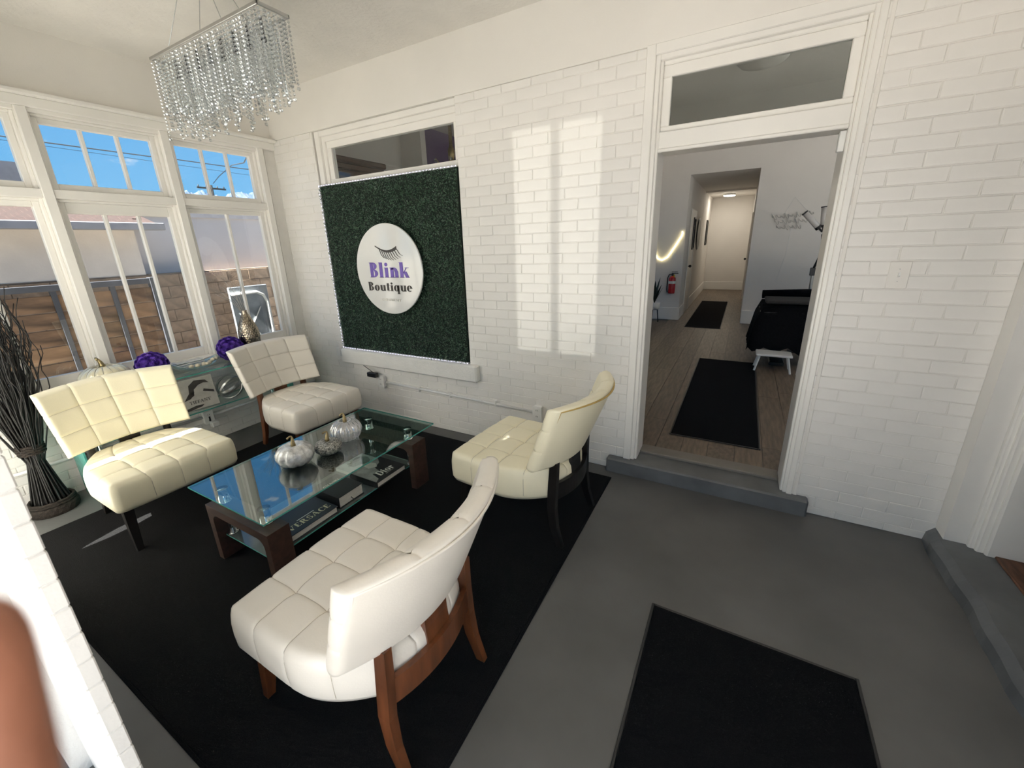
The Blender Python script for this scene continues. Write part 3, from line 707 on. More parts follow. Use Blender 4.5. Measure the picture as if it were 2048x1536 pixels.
# little crystal chandelier in the inner room
ch=thing('chandelier','small crystal chandelier glimpsed through the hedge transom','chandelier',(-3.05,4.25,2.55))
q=MB(); q.lathe([(.02,.62),(.02,.2),(.04,.15),(.03,.0)],10); q.build('stem',M_goldstem,ch,smooth=True)
for a in range(6):
    t=a*PI/3; q=MB(); q.tube([(0,0,.05),(.12*math.cos(t),.12*math.sin(t),-.03),(.2*math.cos(t),.2*math.sin(t),.06)],.008,6); q.build('arm',M_goldstem,ch,smooth=True)
    q=MB(); [q.sphere((.2*math.cos(t),.2*math.sin(t),.04-.045*k),.02,6,4) for k in range(5)]; q.build('crystal_drop',M_crystal,ch)

# ------------------------------------------------------------------ hedge panel, led strip, round sign
hp=thing('hedge_panel','dark green artificial boxwood hedge panel on the brick wall','hedge panel',((WX0+WX1)/2,2.80,.70))
PW,PH=(WX1-WX0)/2-.012,1.535
B(-PW,PW,0,.05,0,PH).build('backing',M_leafb,hp)
rl=random.Random(3); q=MB(); vs=[];fs=[]
for i in range(26000):
    x_=rl.uniform(-PW,PW); z_=rl.uniform(0,PH); y_=-rl.random()**1.6*.030
    a=rl.uniform(0,2*PI); tl=rl.uniform(-.2,1.0); L_=rl.uniform(.011,.019); W_=L_*.5
    d=Vector((math.cos(a)*math.cos(tl),-math.sin(tl),math.sin(a)*math.cos(tl))); s_=d.cross(Vector((rl.uniform(-.6,.6),-1,rl.uniform(-.6,.6)))).normalized()
    p=Vector((x_,y_,z_)); o=len(vs); vs+= [p-s_*0,p+d*L_*.5+s_*W_*.5,p+d*L_,p+d*L_*.5-s_*W_*.5]; fs.append((o,o+1,o+2,o+3))
q.add(vs,fs); o=q.build('foliage',M_leaf,hp); o['kind']='stuff'
ls=thing('light_strip','string of tiny cool white leds around the hedge panel','light strip',((WX0+WX1)/2,2.80,.70))
q=MB(); q.cbox(-PW-.008,PW,-.012,.004,PH,PH+.012,.002); q.cbox(-PW-.012,-PW,-.012,.004,0,PH,.002); q.cbox(-PW-.008,PW,-.016,.004,-.012,0,.002); fixn(q.build('strip',M_ledstrip,ls))
q=MB()
for i in range(46): q.sphere((-PW+2*PW*i/45,-.016,PH+.006),.0030,6,4); q.sphere((-PW+2*PW*i/45,-.020,-.004),.0030,6,4)
for i in range(46): q.sphere((-PW-.007,-.015,PH*i/45),.0030,6,4)
o=q.build('leds',M_led,ls); o['kind']='stuff'

# ------------------------------------------------------------------ lettering
def ring(cx,cy,rx,ry,t,th,a0=0,a1=360,n=20):
    out=[]; A=[math.radians(a0+(a1-a0)*i/n) for i in range(n+1)]
    for p,q_ in zip(A,A[1:]):
        f=lambda a,k:(cx+(rx-(t if k else 0))*math.cos(a),cy+(ry-(th if k else 0))*math.sin(a))
        out.append([f(p,0),f(q_,0),f(q_,1),f(p,1)])
    return out
def rc(x0,x1,y0,y1): return [[(x0,y0),(x1,y0),(x1,y1),(x0,y1)]]
def dg(x0,y0,x1,y1,w): return [[(x0,y0),(x0+w,y0),(x1+w,y1),(x1,y1)]]
def glyph(c,T=.22,h=.05):
    S=lambda x,y0=0,y1=1:rc(x,x+T,y0,y1)
    sf=lambda x0,x1,y:rc(x0,x1,y,y+h*.9)
    xh=.66
    if c=='B': return S(.06)+sf(0,.3,0)+sf(0,.3,1-h)+ring(.30,.76,.34,.24,T,h,-90,90)+ring(.30,.27,.40,.27,T,h,-90,90),.76
    if c=='l': return S(.05,0,1)+sf(0,.05,1-h)+sf(0,T+.1,0),T+.14
    if c=='i': return S(.05,0,xh)+sf(0,.05,xh-h)+sf(0,T+.1,0)+ring(.05+T/2,.86,.12,.12,.12,.12),T+.14
    if c=='n': return S(.05,0,xh)+sf(0,.05,xh-h)+sf(0,T+.1,0)+ring(.36,.40,.28,.26,T,h,0,150)+S(.42,0,.42)+sf(.38,.70,0),.74
    if c=='k': return S(.05,0,1)+sf(0,.05,1-h)+sf(0,T+.1,0)+dg(.27,.28,.56,xh,.06)+dg(.50,0,.30,.40,T)+sf(.46,.76,xh-h)+sf(.46,.78,0),.78
    if c=='o': return ring(.32,xh/2,.32,xh/2+.02,T,h),.68
    if c=='u': return S(.05,.22,xh)+sf(0,.05,xh-h)+ring(.34,.24,.29,.26,T,h,180,330)+S(.44,0,xh)+sf(.40,.44,xh-h)+sf(.44,.72,0),.74
    if c=='t': return S(.10,.1,.88)+sf(0,.46,xh-h)+ring(.30,.14,.20,.15,.1,h,180,340),.48
    if c=='q': return ring(.32,xh/2,.32,xh/2+.02,T,h)+S(.44,-.30,xh)+sf(.38,.74,-.30),.74
    if c=='e': return ring(.32,xh/2,.32,xh/2+.02,T,h,0,315)+rc(.2,.60,xh/2,xh/2+h),.68
    if c=='r': return S(.05,0,xh)+sf(0,.05,xh-h)+sf(0,T+.1,0)+ring(.38,.48,.16,.17,.10,.08,10,150),.52
    if c=='V': return dg(.38,0,.02,1,T)+dg(.46,0,.80,1,.06)+sf(0,.36,1-h)+sf(.68,.98,1-h),.98
    if c=='E': return S(.06)+rc(.06,.62,0,h*1.3)+rc(.06,.60,1-h*1.3,1)+rc(.2,.48,.48,.48+h)+rc(.58,.64,0,.26)+rc(.55,.60,.76,1)+sf(0,.2,0),.70
    if c=='F': return S(.06)+rc(.06,.60,1-h*1.3,1)+rc(.2,.48,.48,.48+h)+rc(.55,.60,.76,1)+sf(0,.34,0),.64
    if c=='R': return S(.06)+sf(0,.34,0)+ring(.30,.74,.36,.26,T,h,-90,90)+dg(.56,0,.34,.50,T)+sf(.54,.86,0)+rc(.06,.3,1-h,1),.86
    if c=='S': return ring(.32,.74,.28,.26,.16,h*1.4,30,270)+ring(.32,.26,.30,.26,.18,h*1.4,-90,120)+ring(.32,.26,.32,.26,.05,.05,190,270)+rc(.52,.57,.72,.98)+rc(.04,.09,.02,.28),.66
    if c=='A': return dg(.0,0,.36,1,.06)+dg(.58,0,.30,1,T)+rc(.16,.60,.30,.30+h)+sf(-.04,.18,0)+sf(.52,.88,0),.88
    if c=='C': return ring(.44,.5,.42,.51,T,h,45,315)+rc(.70,.75,.68,.98)+rc(.72,.76,.10,.26),.80
    if c=='D': return S(.06)+sf(0,.3,0)+sf(0,.3,1-h)+ring(.28,.5,.52,.5,T,h,-90,90),.84
    if c=='H': return S(.06)+S(.56)+rc(.2,.6,.47,.47+h)+sf(0,.34,0)+sf(0,.34,1-h)+sf(.5,.84,0)+sf(.5,.84,1-h),.88
    if c=='N': return rc(.08,.14,0,1)+dg(.60,0,.06,1,T)+rc(.68,.74,0,1)+sf(0,.24,0)+sf(.58,.84,1-h),.86
    if c=='L': return S(.06)+rc(.06,.58,0,h*1.3)+rc(.53,.58,0,.28)+sf(0,.34,1-h),.62
    if c=='T': return S(.28)+rc(.02,.76,1-h*1.3,1)+rc(.02,.07,.74,1)+rc(.71,.76,.74,1)+sf(.2,.58,0),.80
    if c=='I': return S(.08)+sf(0,.38,0)+sf(0,.38,1-h),.40
    if c=='Y': return S(.30,0,.5)+dg(.32,.45,.02,1,T)+dg(.44,.45,.72,1,.06)+sf(0,.32,1-h)+sf(.6,.86,1-h)+sf(.2,.62,0),.86
    if c=='M': return rc(.08,.14,0,1)+dg(.42,0,.06,1,T)+dg(.46,0,.78,1,.06)+S(.78)+sf(0,.22,0)+sf(.7,1.06,0),1.08
    if c=='P': return S(.06)+sf(0,.34,0)+ring(.30,.72,.36,.28,T,h,-90,90),.70
    if c=='O': return ring(.46,.5,.44,.51,T,h),.94
    return [],.35
def text(s,mt,parent,o,u,v,size,width,depth,name='lettering',T=.22,h=.05):
    """word centred at o, fitted to width along u, cap height size along v"""
    G=[];x_=0
    for c in s:
        g,w=glyph(c,T,h); G+= [[(x_+a,b) for a,b in p] for p in g]; x_+=w+.06
    x_-=.06; u=Vector(u).normalized();v=Vector(v).normalized();nrm=u.cross(v).normalized()
    k=width/x_; q=MB()
    for p in G: q.prism([((a-x_/2)*k,(b-.5)*size) for a,b in p],o,u,v,nrm*depth)
    return q.build(name,mt,parent)
rs=thing('round_sign','round glossy white boutique sign on the hedge panel','sign',(-2.728,2.752,1.483))
q=MB(); q.lathe([(.386,0),(.390,.004),(.390,.014),(.386,.018)],96); q.xf(Matrix.Rotation(PI/2,4,'X')); fixn(q.build('disc',M_sign,rs))
for a in (0.8,2.3,3.9,5.5):
    q=MB(); q.tube([(.3*math.cos(a),0,.3*math.sin(a)),(.3*math.cos(a),.05,.3*math.sin(a))],.008,8); q.build('standoff',M_steel,rs)
yF=-.0185
text('Blink',M_purple,rs,(.01,yF,.0),(1,0,0),(0,0,1),.130,.47,.003,T=.26,h=.035)
text('Boutique',M_dark,rs,(.0,yF,-.145),(1,0,0),(0,0,1),.078,.53,.003,T=.24,h=.035)
text('LASH COMPANY',M_whitep,rs,(.0,yF,-.262),(1,0,0),(0,0,1),.022,.24,.003,T=.17,h=.10)
q=MB(); L0=[]
for i in range(13):
    s=i/12; L0.append((-.125+.25*s,.205-.055*math.sin(s*PI*.8)+ .012*s))
for i in range(12):
    w0=.004+.010*(i/12); w1=.004+.010*((i+1)/12)
    q.prism([(L0[i][0],L0[i][1]-w0),(L0[i+1][0],L0[i+1][1]-w1),(L0[i+1][0],L0[i+1][1]+w1),(L0[i][0],L0[i][1]+w0)],(0,yF,0),(1,0,0),(0,0,1),(0,-.003,0))
for i in range(9):
    s=.2+.8*i/8; x_=-.125+.25*s; z_=.205-.055*math.sin(s*PI*.8)+.012*s-.008
    P=[(x_,z_),(x_+.014+.02*s,z_-.045),(x_+.045+.02*s,z_-.075+.015*s)]
    for (a,b_),(c,d) in zip(P,P[1:]): q.prism([(a-.003,b_),(a+.004,b_),(c+.003,d),(c-.003,d)],(0,yF,0),(1,0,0),(0,0,1),(0,-.003,0))
q.build('eyelash_logo',M_dark,rs)

# ------------------------------------------------------------------ chairs
def seam_coords(a,b,seams,fine=(.0,.003,.008,.02)):
    S=set([a,b])
    for s in seams:
        for f in fine:
            for sg in (-1,1):
                if a<s+sg*f<b: S.add(round(s+sg*f,5))
    out=sorted(S); full=[]
    for p,q in zip(out,out[1:]):
        n=max(1,int((q-p)/.022)); full+=[p+(q-p)*i/n for i in range(n)]
    return full+[out[-1]]
def seat_mesh():
    XF,XB=.355,-.285; HW=.335; ZT=.462; ZB=.275
    us=seam_coords(-1,1,(-.5,0,.5),(0,.008,.022,.06)); vs_=seam_coords(0,1,(.26,.52,.78),(0,.005,.014,.035))
    def plan(u,v):
        # front corners tight, rear corners generously rounded
        x_=XF-(XF-XB)*v
        hw=HW
        if v<.07: hw=HW-.035*(1-math.sqrt(max(0,1-(1-v/.07)**2)))
        if v>.52:
            t=(v-.52)/.48; hw=HW-.15*t*t
        x_+= -.045*(1-u*u)*v**3 +.012*(1-u*u)*(1-v)**3
        return x_,u*hw
    def gro(d,w): return math.exp(-(d/w)**2)
    P=[]
    for v in vs_:
        row=[]
        for u in us:
            x_,y_=plan(u,v)
            e=min(1-abs(u),.999)*HW; ev=min(v*(XF-XB),(1-v)*(XF-XB)); ed=min(e,ev)
            r=.034; dz=0
            if ed<r: dz=-(r-math.sqrt(max(0,r*r-(r-ed)**2)))
            du=min(abs(u-k) for k in (-.5,0,.5))*HW; dv=min(abs(v-k) for k in (.26,.52,.78))*(XF-XB)
            z_=ZT+.012*(1-u*u)*(1-(2*v-1)**2)
            g=.0065*gro(du,.0045)+.0065*gro(dv,.0045)+.007*gro(math.hypot(du,dv),.025)+.002*gro(du,.025)+.002*gro(dv,.025)
            row.append((x_,y_,z_+dz-g))
        P.append(row)
    q=MB(); q.grid(P)
    # skirt: follow the border down
    nv,nu=len(vs_),len(us)
    bord=[(0,j) for j in range(nu)]+[(i,nu-1) for i in range(1,nv)]+[(nv-1,j) for j in range(nu-2,-1,-1)]+[(i,0) for i in range(nv-2,0,-1)]
    rings=[[P[i][j] for i,j in bord]]
    cxm=.03
    for k,(zz,ins) in enumerate(((.400,-.004),(.35,-.005),(.30,-.002),(ZB,.012))):
        rr=[]
        for (i,j) in bord:
            x_,y_,z0=P[i][j]
            u,v=us[j],vs_[i]; g=0
            if j in (0,nu-1): g=.004*math.exp(-(min(abs(v-k_) for k_ in (.26,.52,.78))*.64/.006)**2)
            else: g=.004*math.exp(-(min(abs(u-k_) for k_ in (-.5,0,.5))*.33/.006)**2)
            d=math.hypot(x_-cxm,y_) or 1; s_=1-(ins+g*(k<3))/d
            dz=.012*math.sin(PI*(u+1)/2)*(1 if (i in (0,nv-1)) else 0)
            rr.append((cxm+(x_-cxm)*s_,y_*s_,zz-(0 if k<3 else .008*math.sin(PI*min(1,max(0,v))))))
        rings.append(rr)
    rings=[r+[r[0]] for r in rings]
    q.grid(rings); n=len(bord); q.add(rings[-1][:-1],[tuple(range(n))])
    bi={b_:k for k,b_ in enumerate(bord)}; sm=MB(); up=lambda p:(p[0],p[1],p[2]+.0004)
    for us_ in (-.5,0,.5):
        j=min(range(nu),key=lambda k:abs(us[k]-us_))
        fa=bi[(0,j)]; fb_=bi[(nv-1,j)]
        sm.tube([rings[k][fa] for k in (3,2,1)]+[up(P[i][j]) for i in range(1,nv-1)],.0014,5)
    for v_ in (.26,.52,.78):
        i=min(range(nv),key=lambda k:abs(vs_[k]-v_)); a=bi[(i,0)]; b_=bi[(i,nu-1)]
        sm.tube([rings[k][a] for k in (3,2,1)]+[up(P[i][j]) for j in range(1,nu-1)]+[rings[k][b_] for k in (1,2,3)],.0014,5)
    return q.mesh('seat',M_white,True),sm.mesh('seam',M_seam,True)
def back_mesh():
    W0,W1=.325,.352; Z0,Z1=.500,.885; TH=.072
    ss=seam_coords(-1,1,(-.5,0,.5),(0,.008,.022,.06)); ts=seam_coords(0,1,(.33,.67),(0,.007,.02,.05))
    def fr(s,t):
        hw=W0+(W1-W0)*t; x_=-.312-.160*t+.100*abs(s)**2.0*(1+.12*t)
        return x_,s*hw,Z0+(Z1-Z0)*t+.012*(1-s*s)*(t-.5)
    q=MB(); F=[];Bk=[]
    g=lambda d,w:math.exp(-(d/w)**2)
    for t in ts:
        rf=[];rb=[]
        for s in ss:
            x_,y_,z_=fr(s,t); ed=min((1-abs(s))*.34,min(t,1-t)*.41); r=.022; dz=0
            if ed<r: dz=r-math.sqrt(max(0,r*r-(r-ed)**2))
            du=min(abs(s-k) for k in (-.5,0,.5))*.34; dv=min(abs(t-k) for k in (.33,.67))*.41
            gr=.006*g(du,.0045)+.006*g(dv,.0045)+.006*g(math.hypot(du,dv),.022)+.0018*g(du,.025)+.0018*g(dv,.025)
            rf.append((x_+TH*.5-dz-gr+.006,y_,z_)); rb.append((x_-TH*.5+dz*.3,y_,z_))
        F.append(rf);Bk.append(rb)
    q.grid(F); q.grid([r[::-1] for r in Bk])
    nt_,ns=len(ts),len(ss)
    bord=[(0,j) for j in range(ns)]+[(i,ns-1) for i in range(1,nt_)]+[(nt_-1,j) for j in range(ns-2,-1,-1)]+[(i,0) for i in range(nt_-2,0,-1)]
    R=[]
    for k in range(7):
        f=k/6; rr=[]
        for i,j in bord:
            a=Vector(F[i][j]);b_=Vector(Bk[i][j]); p=a.lerp(b_,f); bul=.006*math.sin(PI*f)
            s,t=ss[j],ts[i]; gg=0
            if i in (0,nt_-1): gg=.004*math.exp(-(min(abs(s-k_) for k_ in (-.5,0,.5))*.34/.006)**2); p.z+=(bul-gg)*(1 if i else -1)
            else: gg=.003*math.exp(-(min(abs(t-k_) for k_ in (.33,.67))*.41/.006)**2)
            if j in (0,ns-1): p.y+=(bul-gg)*(1 if j else -1)
            rr.append(tuple(p))
        R.append(rr+[rr[0]])
    q.grid(R)
    pip=[]
    for i,j in bord:
        p=Vector(Bk[i][j]); p.x-=.001; pip.append(p)
    # smooth sampled piping path slightly inside the border
    path=[]
    for i,j in bord[::2]:
        a=Vector(Bk[i][j]); c=Vector((a.x,0,.68)); d=(c-a); d.x=0
        path.append(a+d.normalized()*.016+Vector((-.0065,0,0)))
    path.append(path[0])
    pm=MB(); pm.tube(path,.0048,6,caps=False)
    sm=MB()
    for s_ in (-.5,0,.5):
        j=min(range(ns),key=lambda k:abs(ss[k]-s_)); sm.tube([(F[i][j][0]+.0003,F[i][j][1],F[i][j][2]) for i in range(1,nt_-1)],.0012,5)
    for t_ in (.33,.67):
        i=min(range(nt_),key=lambda k:abs(ts[k]-t_)); sm.tube([(p[0]+.0003,p[1],p[2]) for p in F[i][1:-1]],.0012,5)
    return q.mesh('backrest',M_white,True),pm.mesh('piping',M_white,True),sm.mesh('seam',M_seam,True)
import bmesh
def fixme(me):
    b=bmesh.new(); b.from_mesh(me); bmesh.ops.remove_doubles(b,verts=b.verts,dist=.00005); bmesh.ops.recalc_face_normals(b,faces=b.faces); b.to_mesh(me); b.free(); me.polygons.foreach_set('use_smooth',[True]*len(me.polygons)); return me
SEAT,SSEAM=seat_mesh(); fixme(SEAT); BACK,PIPE,BSEAM=back_mesh(); fixme(BACK)
def leg_path(pts,w,d):
    q=MB(); rings=[]
    for (x_,y_,z_,k) in pts:
        rings.append([(x_-d*k/2,y_-w*k/2,z_),(x_+d*k/2,y_-w*k/2,z_),(x_+d*k/2,y_+w*k/2,z_),(x_-d*k/2,y_+w*k/2,z_),(x_-d*k/2,y_-w*k/2,z_)])
    q.grid(rings); q.add(rings[0][:4],[(3,2,1,0)]); q.add(rings[-1][:4],[(0,1,2,3)]); return q
LEGF={s:leg_path([(.318,s*.285,0,.62),(.290,s*.278,.16,.86),(.275,s*.272,.285,1)],.050,.050).mesh('leg',M_blackwood) for s in (-1,1)}
LEGR={s:leg_path([(-.345,s*.228,0,.75),(-.305,s*.226,.12,.9),(-.290,s*.222,.24,1),(-.292,s*.212,.38,1),(-.298,s*.208,.515,.9)],.034,.050).mesh('leg',M_blackwood) for s in (-1,1)}
q=MB(); R=[]
for i in range(15):
    s=-1+2*i/14; y_=s*.21; x_=-.300-.045*(1-s*s)
    R.append([(x_-.012,y_,.285),(x_+.010,y_,.285),(x_+.010,y_,.385),(x_-.012,y_,.385),(x_-.012,y_,.285)])
q.grid(R); RAIL=q.mesh('rear_rail',M_blackwood)
SPLAT=leg_path([(-.330,0,.36,1),(-.322,0,.44,1),(-.320,0,.515,1)],.115,.020).mesh('splat',M_blackwood)
for me in list(LEGF.values())+list(LEGR.values())+[RAIL,SPLAT]:
    b=bmesh.new(); b.from_mesh(me); bmesh.ops.recalc_face_normals(b,faces=b.faces); b.to_mesh(me); b.free()
def setmat(o,mt):
    o.material_slots[0].link='OBJECT'; o.material_slots[0].material=mt; return o
def chair(label,x_,y_,rz,leather,wood,pipe):
    t=thing('accent_chair',label,'chair',(x_,y_,.011),rz,'tufted accent chairs around the coffee table')
    st_=setmat(inst('seat',SEAT,t),leather); inst('seam',SSEAM,st_); bk=setmat(inst('backrest',BACK,t),leather); setmat(inst('piping',PIPE,bk),pipe); inst('seam',BSEAM,bk)
    for s in (-1,1): setmat(inst('leg',LEGF[s],t),wood); setmat(inst('leg',LEGR[s],t),wood)
    setmat(inst('rear_rail',RAIL,t),wood); setmat(inst('splat',SPLAT,t),wood); return t
chair('cream tufted accent chair with black legs beside the tall black twigs',-3.235,.945,0.0,M_ivory,M_blackwood,M_ivory)
chair('white tufted accent chair with brown legs in the brick corner',-3.235,2.055,0.0,M_white,M_brownwood,M_white)
chair('cream tufted accent chair with gold piping nearest the open doorway',-1.045,2.065,PI-.075,M_ivory,M_blackwood,M_gold_pipe)
chair('white tufted accent chair with brown legs in the foreground, back towards us',-1.105,.815,PI,M_white,M_brownwood,M_white)

# ------------------------------------------------------------------ coffee table
TX0,TX1=-2.415,-1.845
ct=thing('coffee_table','glass coffee table with dark wood legs and chrome posts','table',(-2.13,1.445,.011))
def rel(p): return (p[0]+2.13,p[1]-1.445,p[2]-.011)
def uleg(y0,y1):
    q=MB(); t=.047; a,b_=TX0+2.13,TX1+2.13; r=.05; zt=.36-.011
    out=[(a,0),(a,zt),(b_,zt),(b_,0),(b_-t,0)]
    inner=[(b_-t-r+r*math.cos(u),zt-t-r+r*math.sin(u)) for u in [PI/2*i/5 for i in range(6)]]
    inner2=[(a+t+r-r*math.cos(u),zt-t-r+r*math.sin(u)) for u in [PI/2-PI/2*i/5 for i in range(6)]]
    L=[(b_,0),(b_,zt),(a,zt),(a,0),(a+t,0)]+inner2[::-1]+inner[::-1]+[(b_-t,0)]
    # build as strips: right leg, top, left leg, fillets
    yA=y0-1.445;yB=y1-1.445
    def pr(poly): q.prism(poly,(0,yA,0),(1,0,0),(0,0,1),(0,yB-yA,0))
    pr([(b_-t,0),(b_,0),(b_,zt),(b_-t,zt)]); pr([(a,0),(a+t,0),(a+t,zt),(a,zt)]); pr([(a+t,zt-t),(b_-t,zt-t),(b_-t,zt),(a+t,zt)])
    pr([(b_-t,zt-t)]+[(p[0],p[1]) for p in inner[::-1]]); pr([(a+t,zt-t)]+[(p[0],p[1]) for p in inner2])
    return fixn(q.build('leg_frame',M_tablewood,ct))
uleg(.850,.965); uleg(1.885,2.02)
def slab(name,x0,x1,y0,y1,z0,z1,mt,edge,par,ch=.006):
    q=MB(); q.cur=0; x0-=0
    q.add([(x0,y0,z1),(x1,y0,z1),(x1,y1,z1),(x0,y1,z1)],[(0,1,2,3)]); q.add([(x0,y0,z0),(x1,y0,z0),(x1,y1,z0),(x0,y1,z0)],[(3,2,1,0)])
    q.cur=1
    q.add([(x0,y0,z0),(x1,y0,z0),(x1,y1,z0),(x0,y1,z0),(x0,y0,z1),(x1,y0,z1),(x1,y1,z1),(x0,y1,z1)],[(0,1,5,4),(1,2,6,5),(2,3,7,6),(3,0,4,7)])
    return q.build(name,[mt,edge],par)
a=rel((-2.52,.832,.442));b_=rel((-1.812,2.09,.450)); slab('glass_top',a[0],b_[0],a[1],b_[1],a[2],b_[2],M_tglass,M_tedge,ct)
a=rel((-2.365,.890,.150));b_=rel((-1.935,1.985,.157)); slab('glass_shelf',a[0],b_[0],a[1],b_[1],a[2],b_[2],M_frost,M_tedge,ct)
for px_,py_ in ((-2.345,.918),(-1.955,.918),(-2.335,1.955),(-1.945,1.955)):
    p=rel((px_,py_,0)); q=MB(); q.lathe([(.033,.349),(.033,.355),(.028,.357),(.028,.428),(.030,.431)],20,(p[0],p[1],0)); q.build('post',M_chrome,ct,smooth=True)
    q=MB(); q.lathe([(.020,.148),(.020,.30)],14,(p[0],p[1],0)); q.lathe([(.026,.146),(.026,.152)],14,(p[0],p[1],0)); q.build('shelf_post',M_chrome,ct,smooth=True)

# books on the table shelf
def book(name,label,cx,cy,z,w,d,h,rz,cover,pages=M_page,spine='y0'):
    """cover w along local x, d along local y"""
    t=thing(name,label,'book',(cx,cy,z),rz)
    q=MB(); q.cbox(-w/2,w/2,-d/2,d/2,h-.004,h,.001); q.cbox(-w/2,w/2,-d/2,d/2,0,.004,.001); q.cbox(-w/2,w/2,-d/2,-d/2+.005,0,h,.001); fixn(q.build('cover',cover,t))
    fixn(B(-w/2+.006,w/2-.006,-d/2+.005,d/2-.006,.004,h-.004,.001).build('pages',pages,t)); return t
zs=.1575
t=book('book','black book with gold capital title on the table shelf',-2.085,1.165,zs,.27,.31,.042,0,M_cover2)
text('VERSACE',mat('gold_foil',(.72,.66,.42),.3,.3),t,(.075,.005,.0425),(0,1,0),(-1,0,0),.042,.27,.0006)
q=MB(); q.box(.037,.041,-.05,.06,.042,.0426); q.build('title_rule',M_whitep,t)
t=book('book','thick black book with ribbon in the middle of table shelf',-2.09,1.437,zs,.25,.19,.075,0,M_cover)
text('CHANEL',M_whitep,t,(-.055,0,.0755),(0,1,0),(-1,0,0),.022,.125,.0006,T=.2,h=.14)
q=MB(); q.tube([(.115,.0,.03),(.128,.0,.022),(.145,.01,.004),(.16,.03,.003)],.0025,5); q.build('ribbon',M_blk,t)
t=book('book','black fashion book with white title and grey photo cover',-2.055,1.745,zs,.265,.27,.040,0,M_cover)
text('Dior',M_whitep,t,(.055,.01,.0405),(0,1,0),(-1,0,0),.062,.135,.0006,T=.2,h=.05)
q=MB(); q.tube([(.096+.004*math.sin(i*1.7),-.02+.075*i/24,.0406) for i in range(25)],.0009,4); q.build('script_line',M_grey2,t)
q=MB(); q.prism([(-.13,-.13),(.12,-.13),(.10,-.09),(.02,-.07),(.04,-.02),(-.03,.0),(-.06,.07),(-.13,.12)],(0,0,.0401),(1,0,0),(0,1,0),(0,0,.0003)); q.build('cover_photo',M_grey1,t)
q=MB(); q.prism([(-.12,-.02),(-.06,-.03),(-.03,.02),(-.07,.05),(-.11,.04)],(0,0,.0405),(1,0,0),(0,1,0),(0,0,.0003)); q.build('cover_photo',M_grey2,t)
t=book('book','pale grey picture book at the back of table shelf',-2.28,1.755,zs,.165,.24,.025,0,mat('pale_cover',(.60,.60,.58),.3))
q=MB(); q.prism([(.0+.06*math.cos(a_)*(1+.3*math.sin(3*a_)),.02+.08*math.sin(a_)) for a_ in [2*PI*i/16 for i in range(16)]],(0,0,.0251),(1,0,0),(0,1,0),(0,0,.0004)); q.build('cover_photo',M_grey1,t)

# ------------------------------------------------------------------ pumpkins
def pumpkin(label,x_,y_,z_,R,H,mt,lob=12,amp=.10,stem=.045,fn=None,curl=1,rib=None):
    t=thing('glass_pumpkin',label,'pumpkin',(x_,y_,z_),random.uniform(0,3),'decorative pumpkins')
    pr=[]
    for i in range(17):
        u=i/16; a=-PI/2+PI*u; r=R*math.cos(a)**.75 if math.cos(a)>1e-6 else .0; zz=H*(.5+.5*math.sin(a))
        zz-=.14*H*math.exp(-(r/(R*.22))**2)*(1 if u>.5 else -.3)
        pr.append((max(.004,r),zz))
    q=MB(); q.lathe(pr,lob*6,lob=lob,amp=amp,fn=fn); q.build('body',mt,t,smooth=True)
    zt=H*.90; q=MB(); P=[]
    for i in range(9):
        s=i/8; P.append((curl*stem*.9*(s**2)*math.cos(s*2.2),stem*.5*math.sin(s*2.6)*s,zt+stem*1.25*math.sin(s*2.1)))
    q.tube(P,[stem*(.34-.22*min(1,i/4)) for i in range(9)],8); q.build('stem',M_goldstem,t,smooth=True)
    if rib:
        for k in range(lob):
            a=2*PI*k/lob; q=MB(); q.tube([(r*(1-amp*.9)*1.0*math.cos(a),r*(1-amp*.9)*math.sin(a),zz) for r,zz in pr[1:-1]],.0035,5); q.build('rib',rib,t,smooth=True)
    return t
pumpkin('iridescent textured glass pumpkin at the front of the coffee table',-2.19,1.268,.450,.108,.135,M_merc,10,.10,fn=lambda t,z,i,k:1+.012*math.sin(t*40+z*160))
pumpkin('small flat silver glitter pumpkin in the middle of the coffee table',-2.130,1.450,.450,.082,.092,M_merc3,10,.12,fn=lambda t,z,i,k:1+.015*math.sin(t*60)*math.sin(z*260))
pumpkin('clear ribbed glass pumpkin at the back of the coffee table',-2.175,1.632,.450,.102,.145,M_clearp,14,.13)

# ------------------------------------------------------------------ console table by the window
CZ=.735
co=thing('console_table','low clear glass console table under the left windows','table',(-3.955,1.55,0))
slab('glass_top',-.145,.145,-.80,.80,CZ-.010,CZ,M_cglass,M_tedge,co)
slab('glass_shelf',-.145,.145,-.78,.78,.405,.415,M_cglass,M_tedge,co)
for sy in (-1,1):
    slab('side_panel',-.13,.13,sy*.79-.005,sy*.79+.005,.0,CZ-.011,M_cglass,M_tedge,co)
    for sx in (-.11,.11):
        q=MB(); q.lathe([(.014,.415),(.014,CZ-.011)],12,(sx,sy*.70,0)); q.lathe([(.014,0),(.014,.404)],12,(sx,sy*.70,0)); q.build('post',M_chrome,co,smooth=True)
pumpkin('large ribbed champagne glass pumpkin behind the left cream chair',-3.985,1.042,CZ,.150,.19,M_merc2,16,.06,.06,rib=mat('rib_silver',(.55,.52,.44),.3,.7))
pumpkin('little white striped pumpkin behind the left cream chair',-3.852,1.195,CZ,.050,.080,M_merc,10,.12,.03)
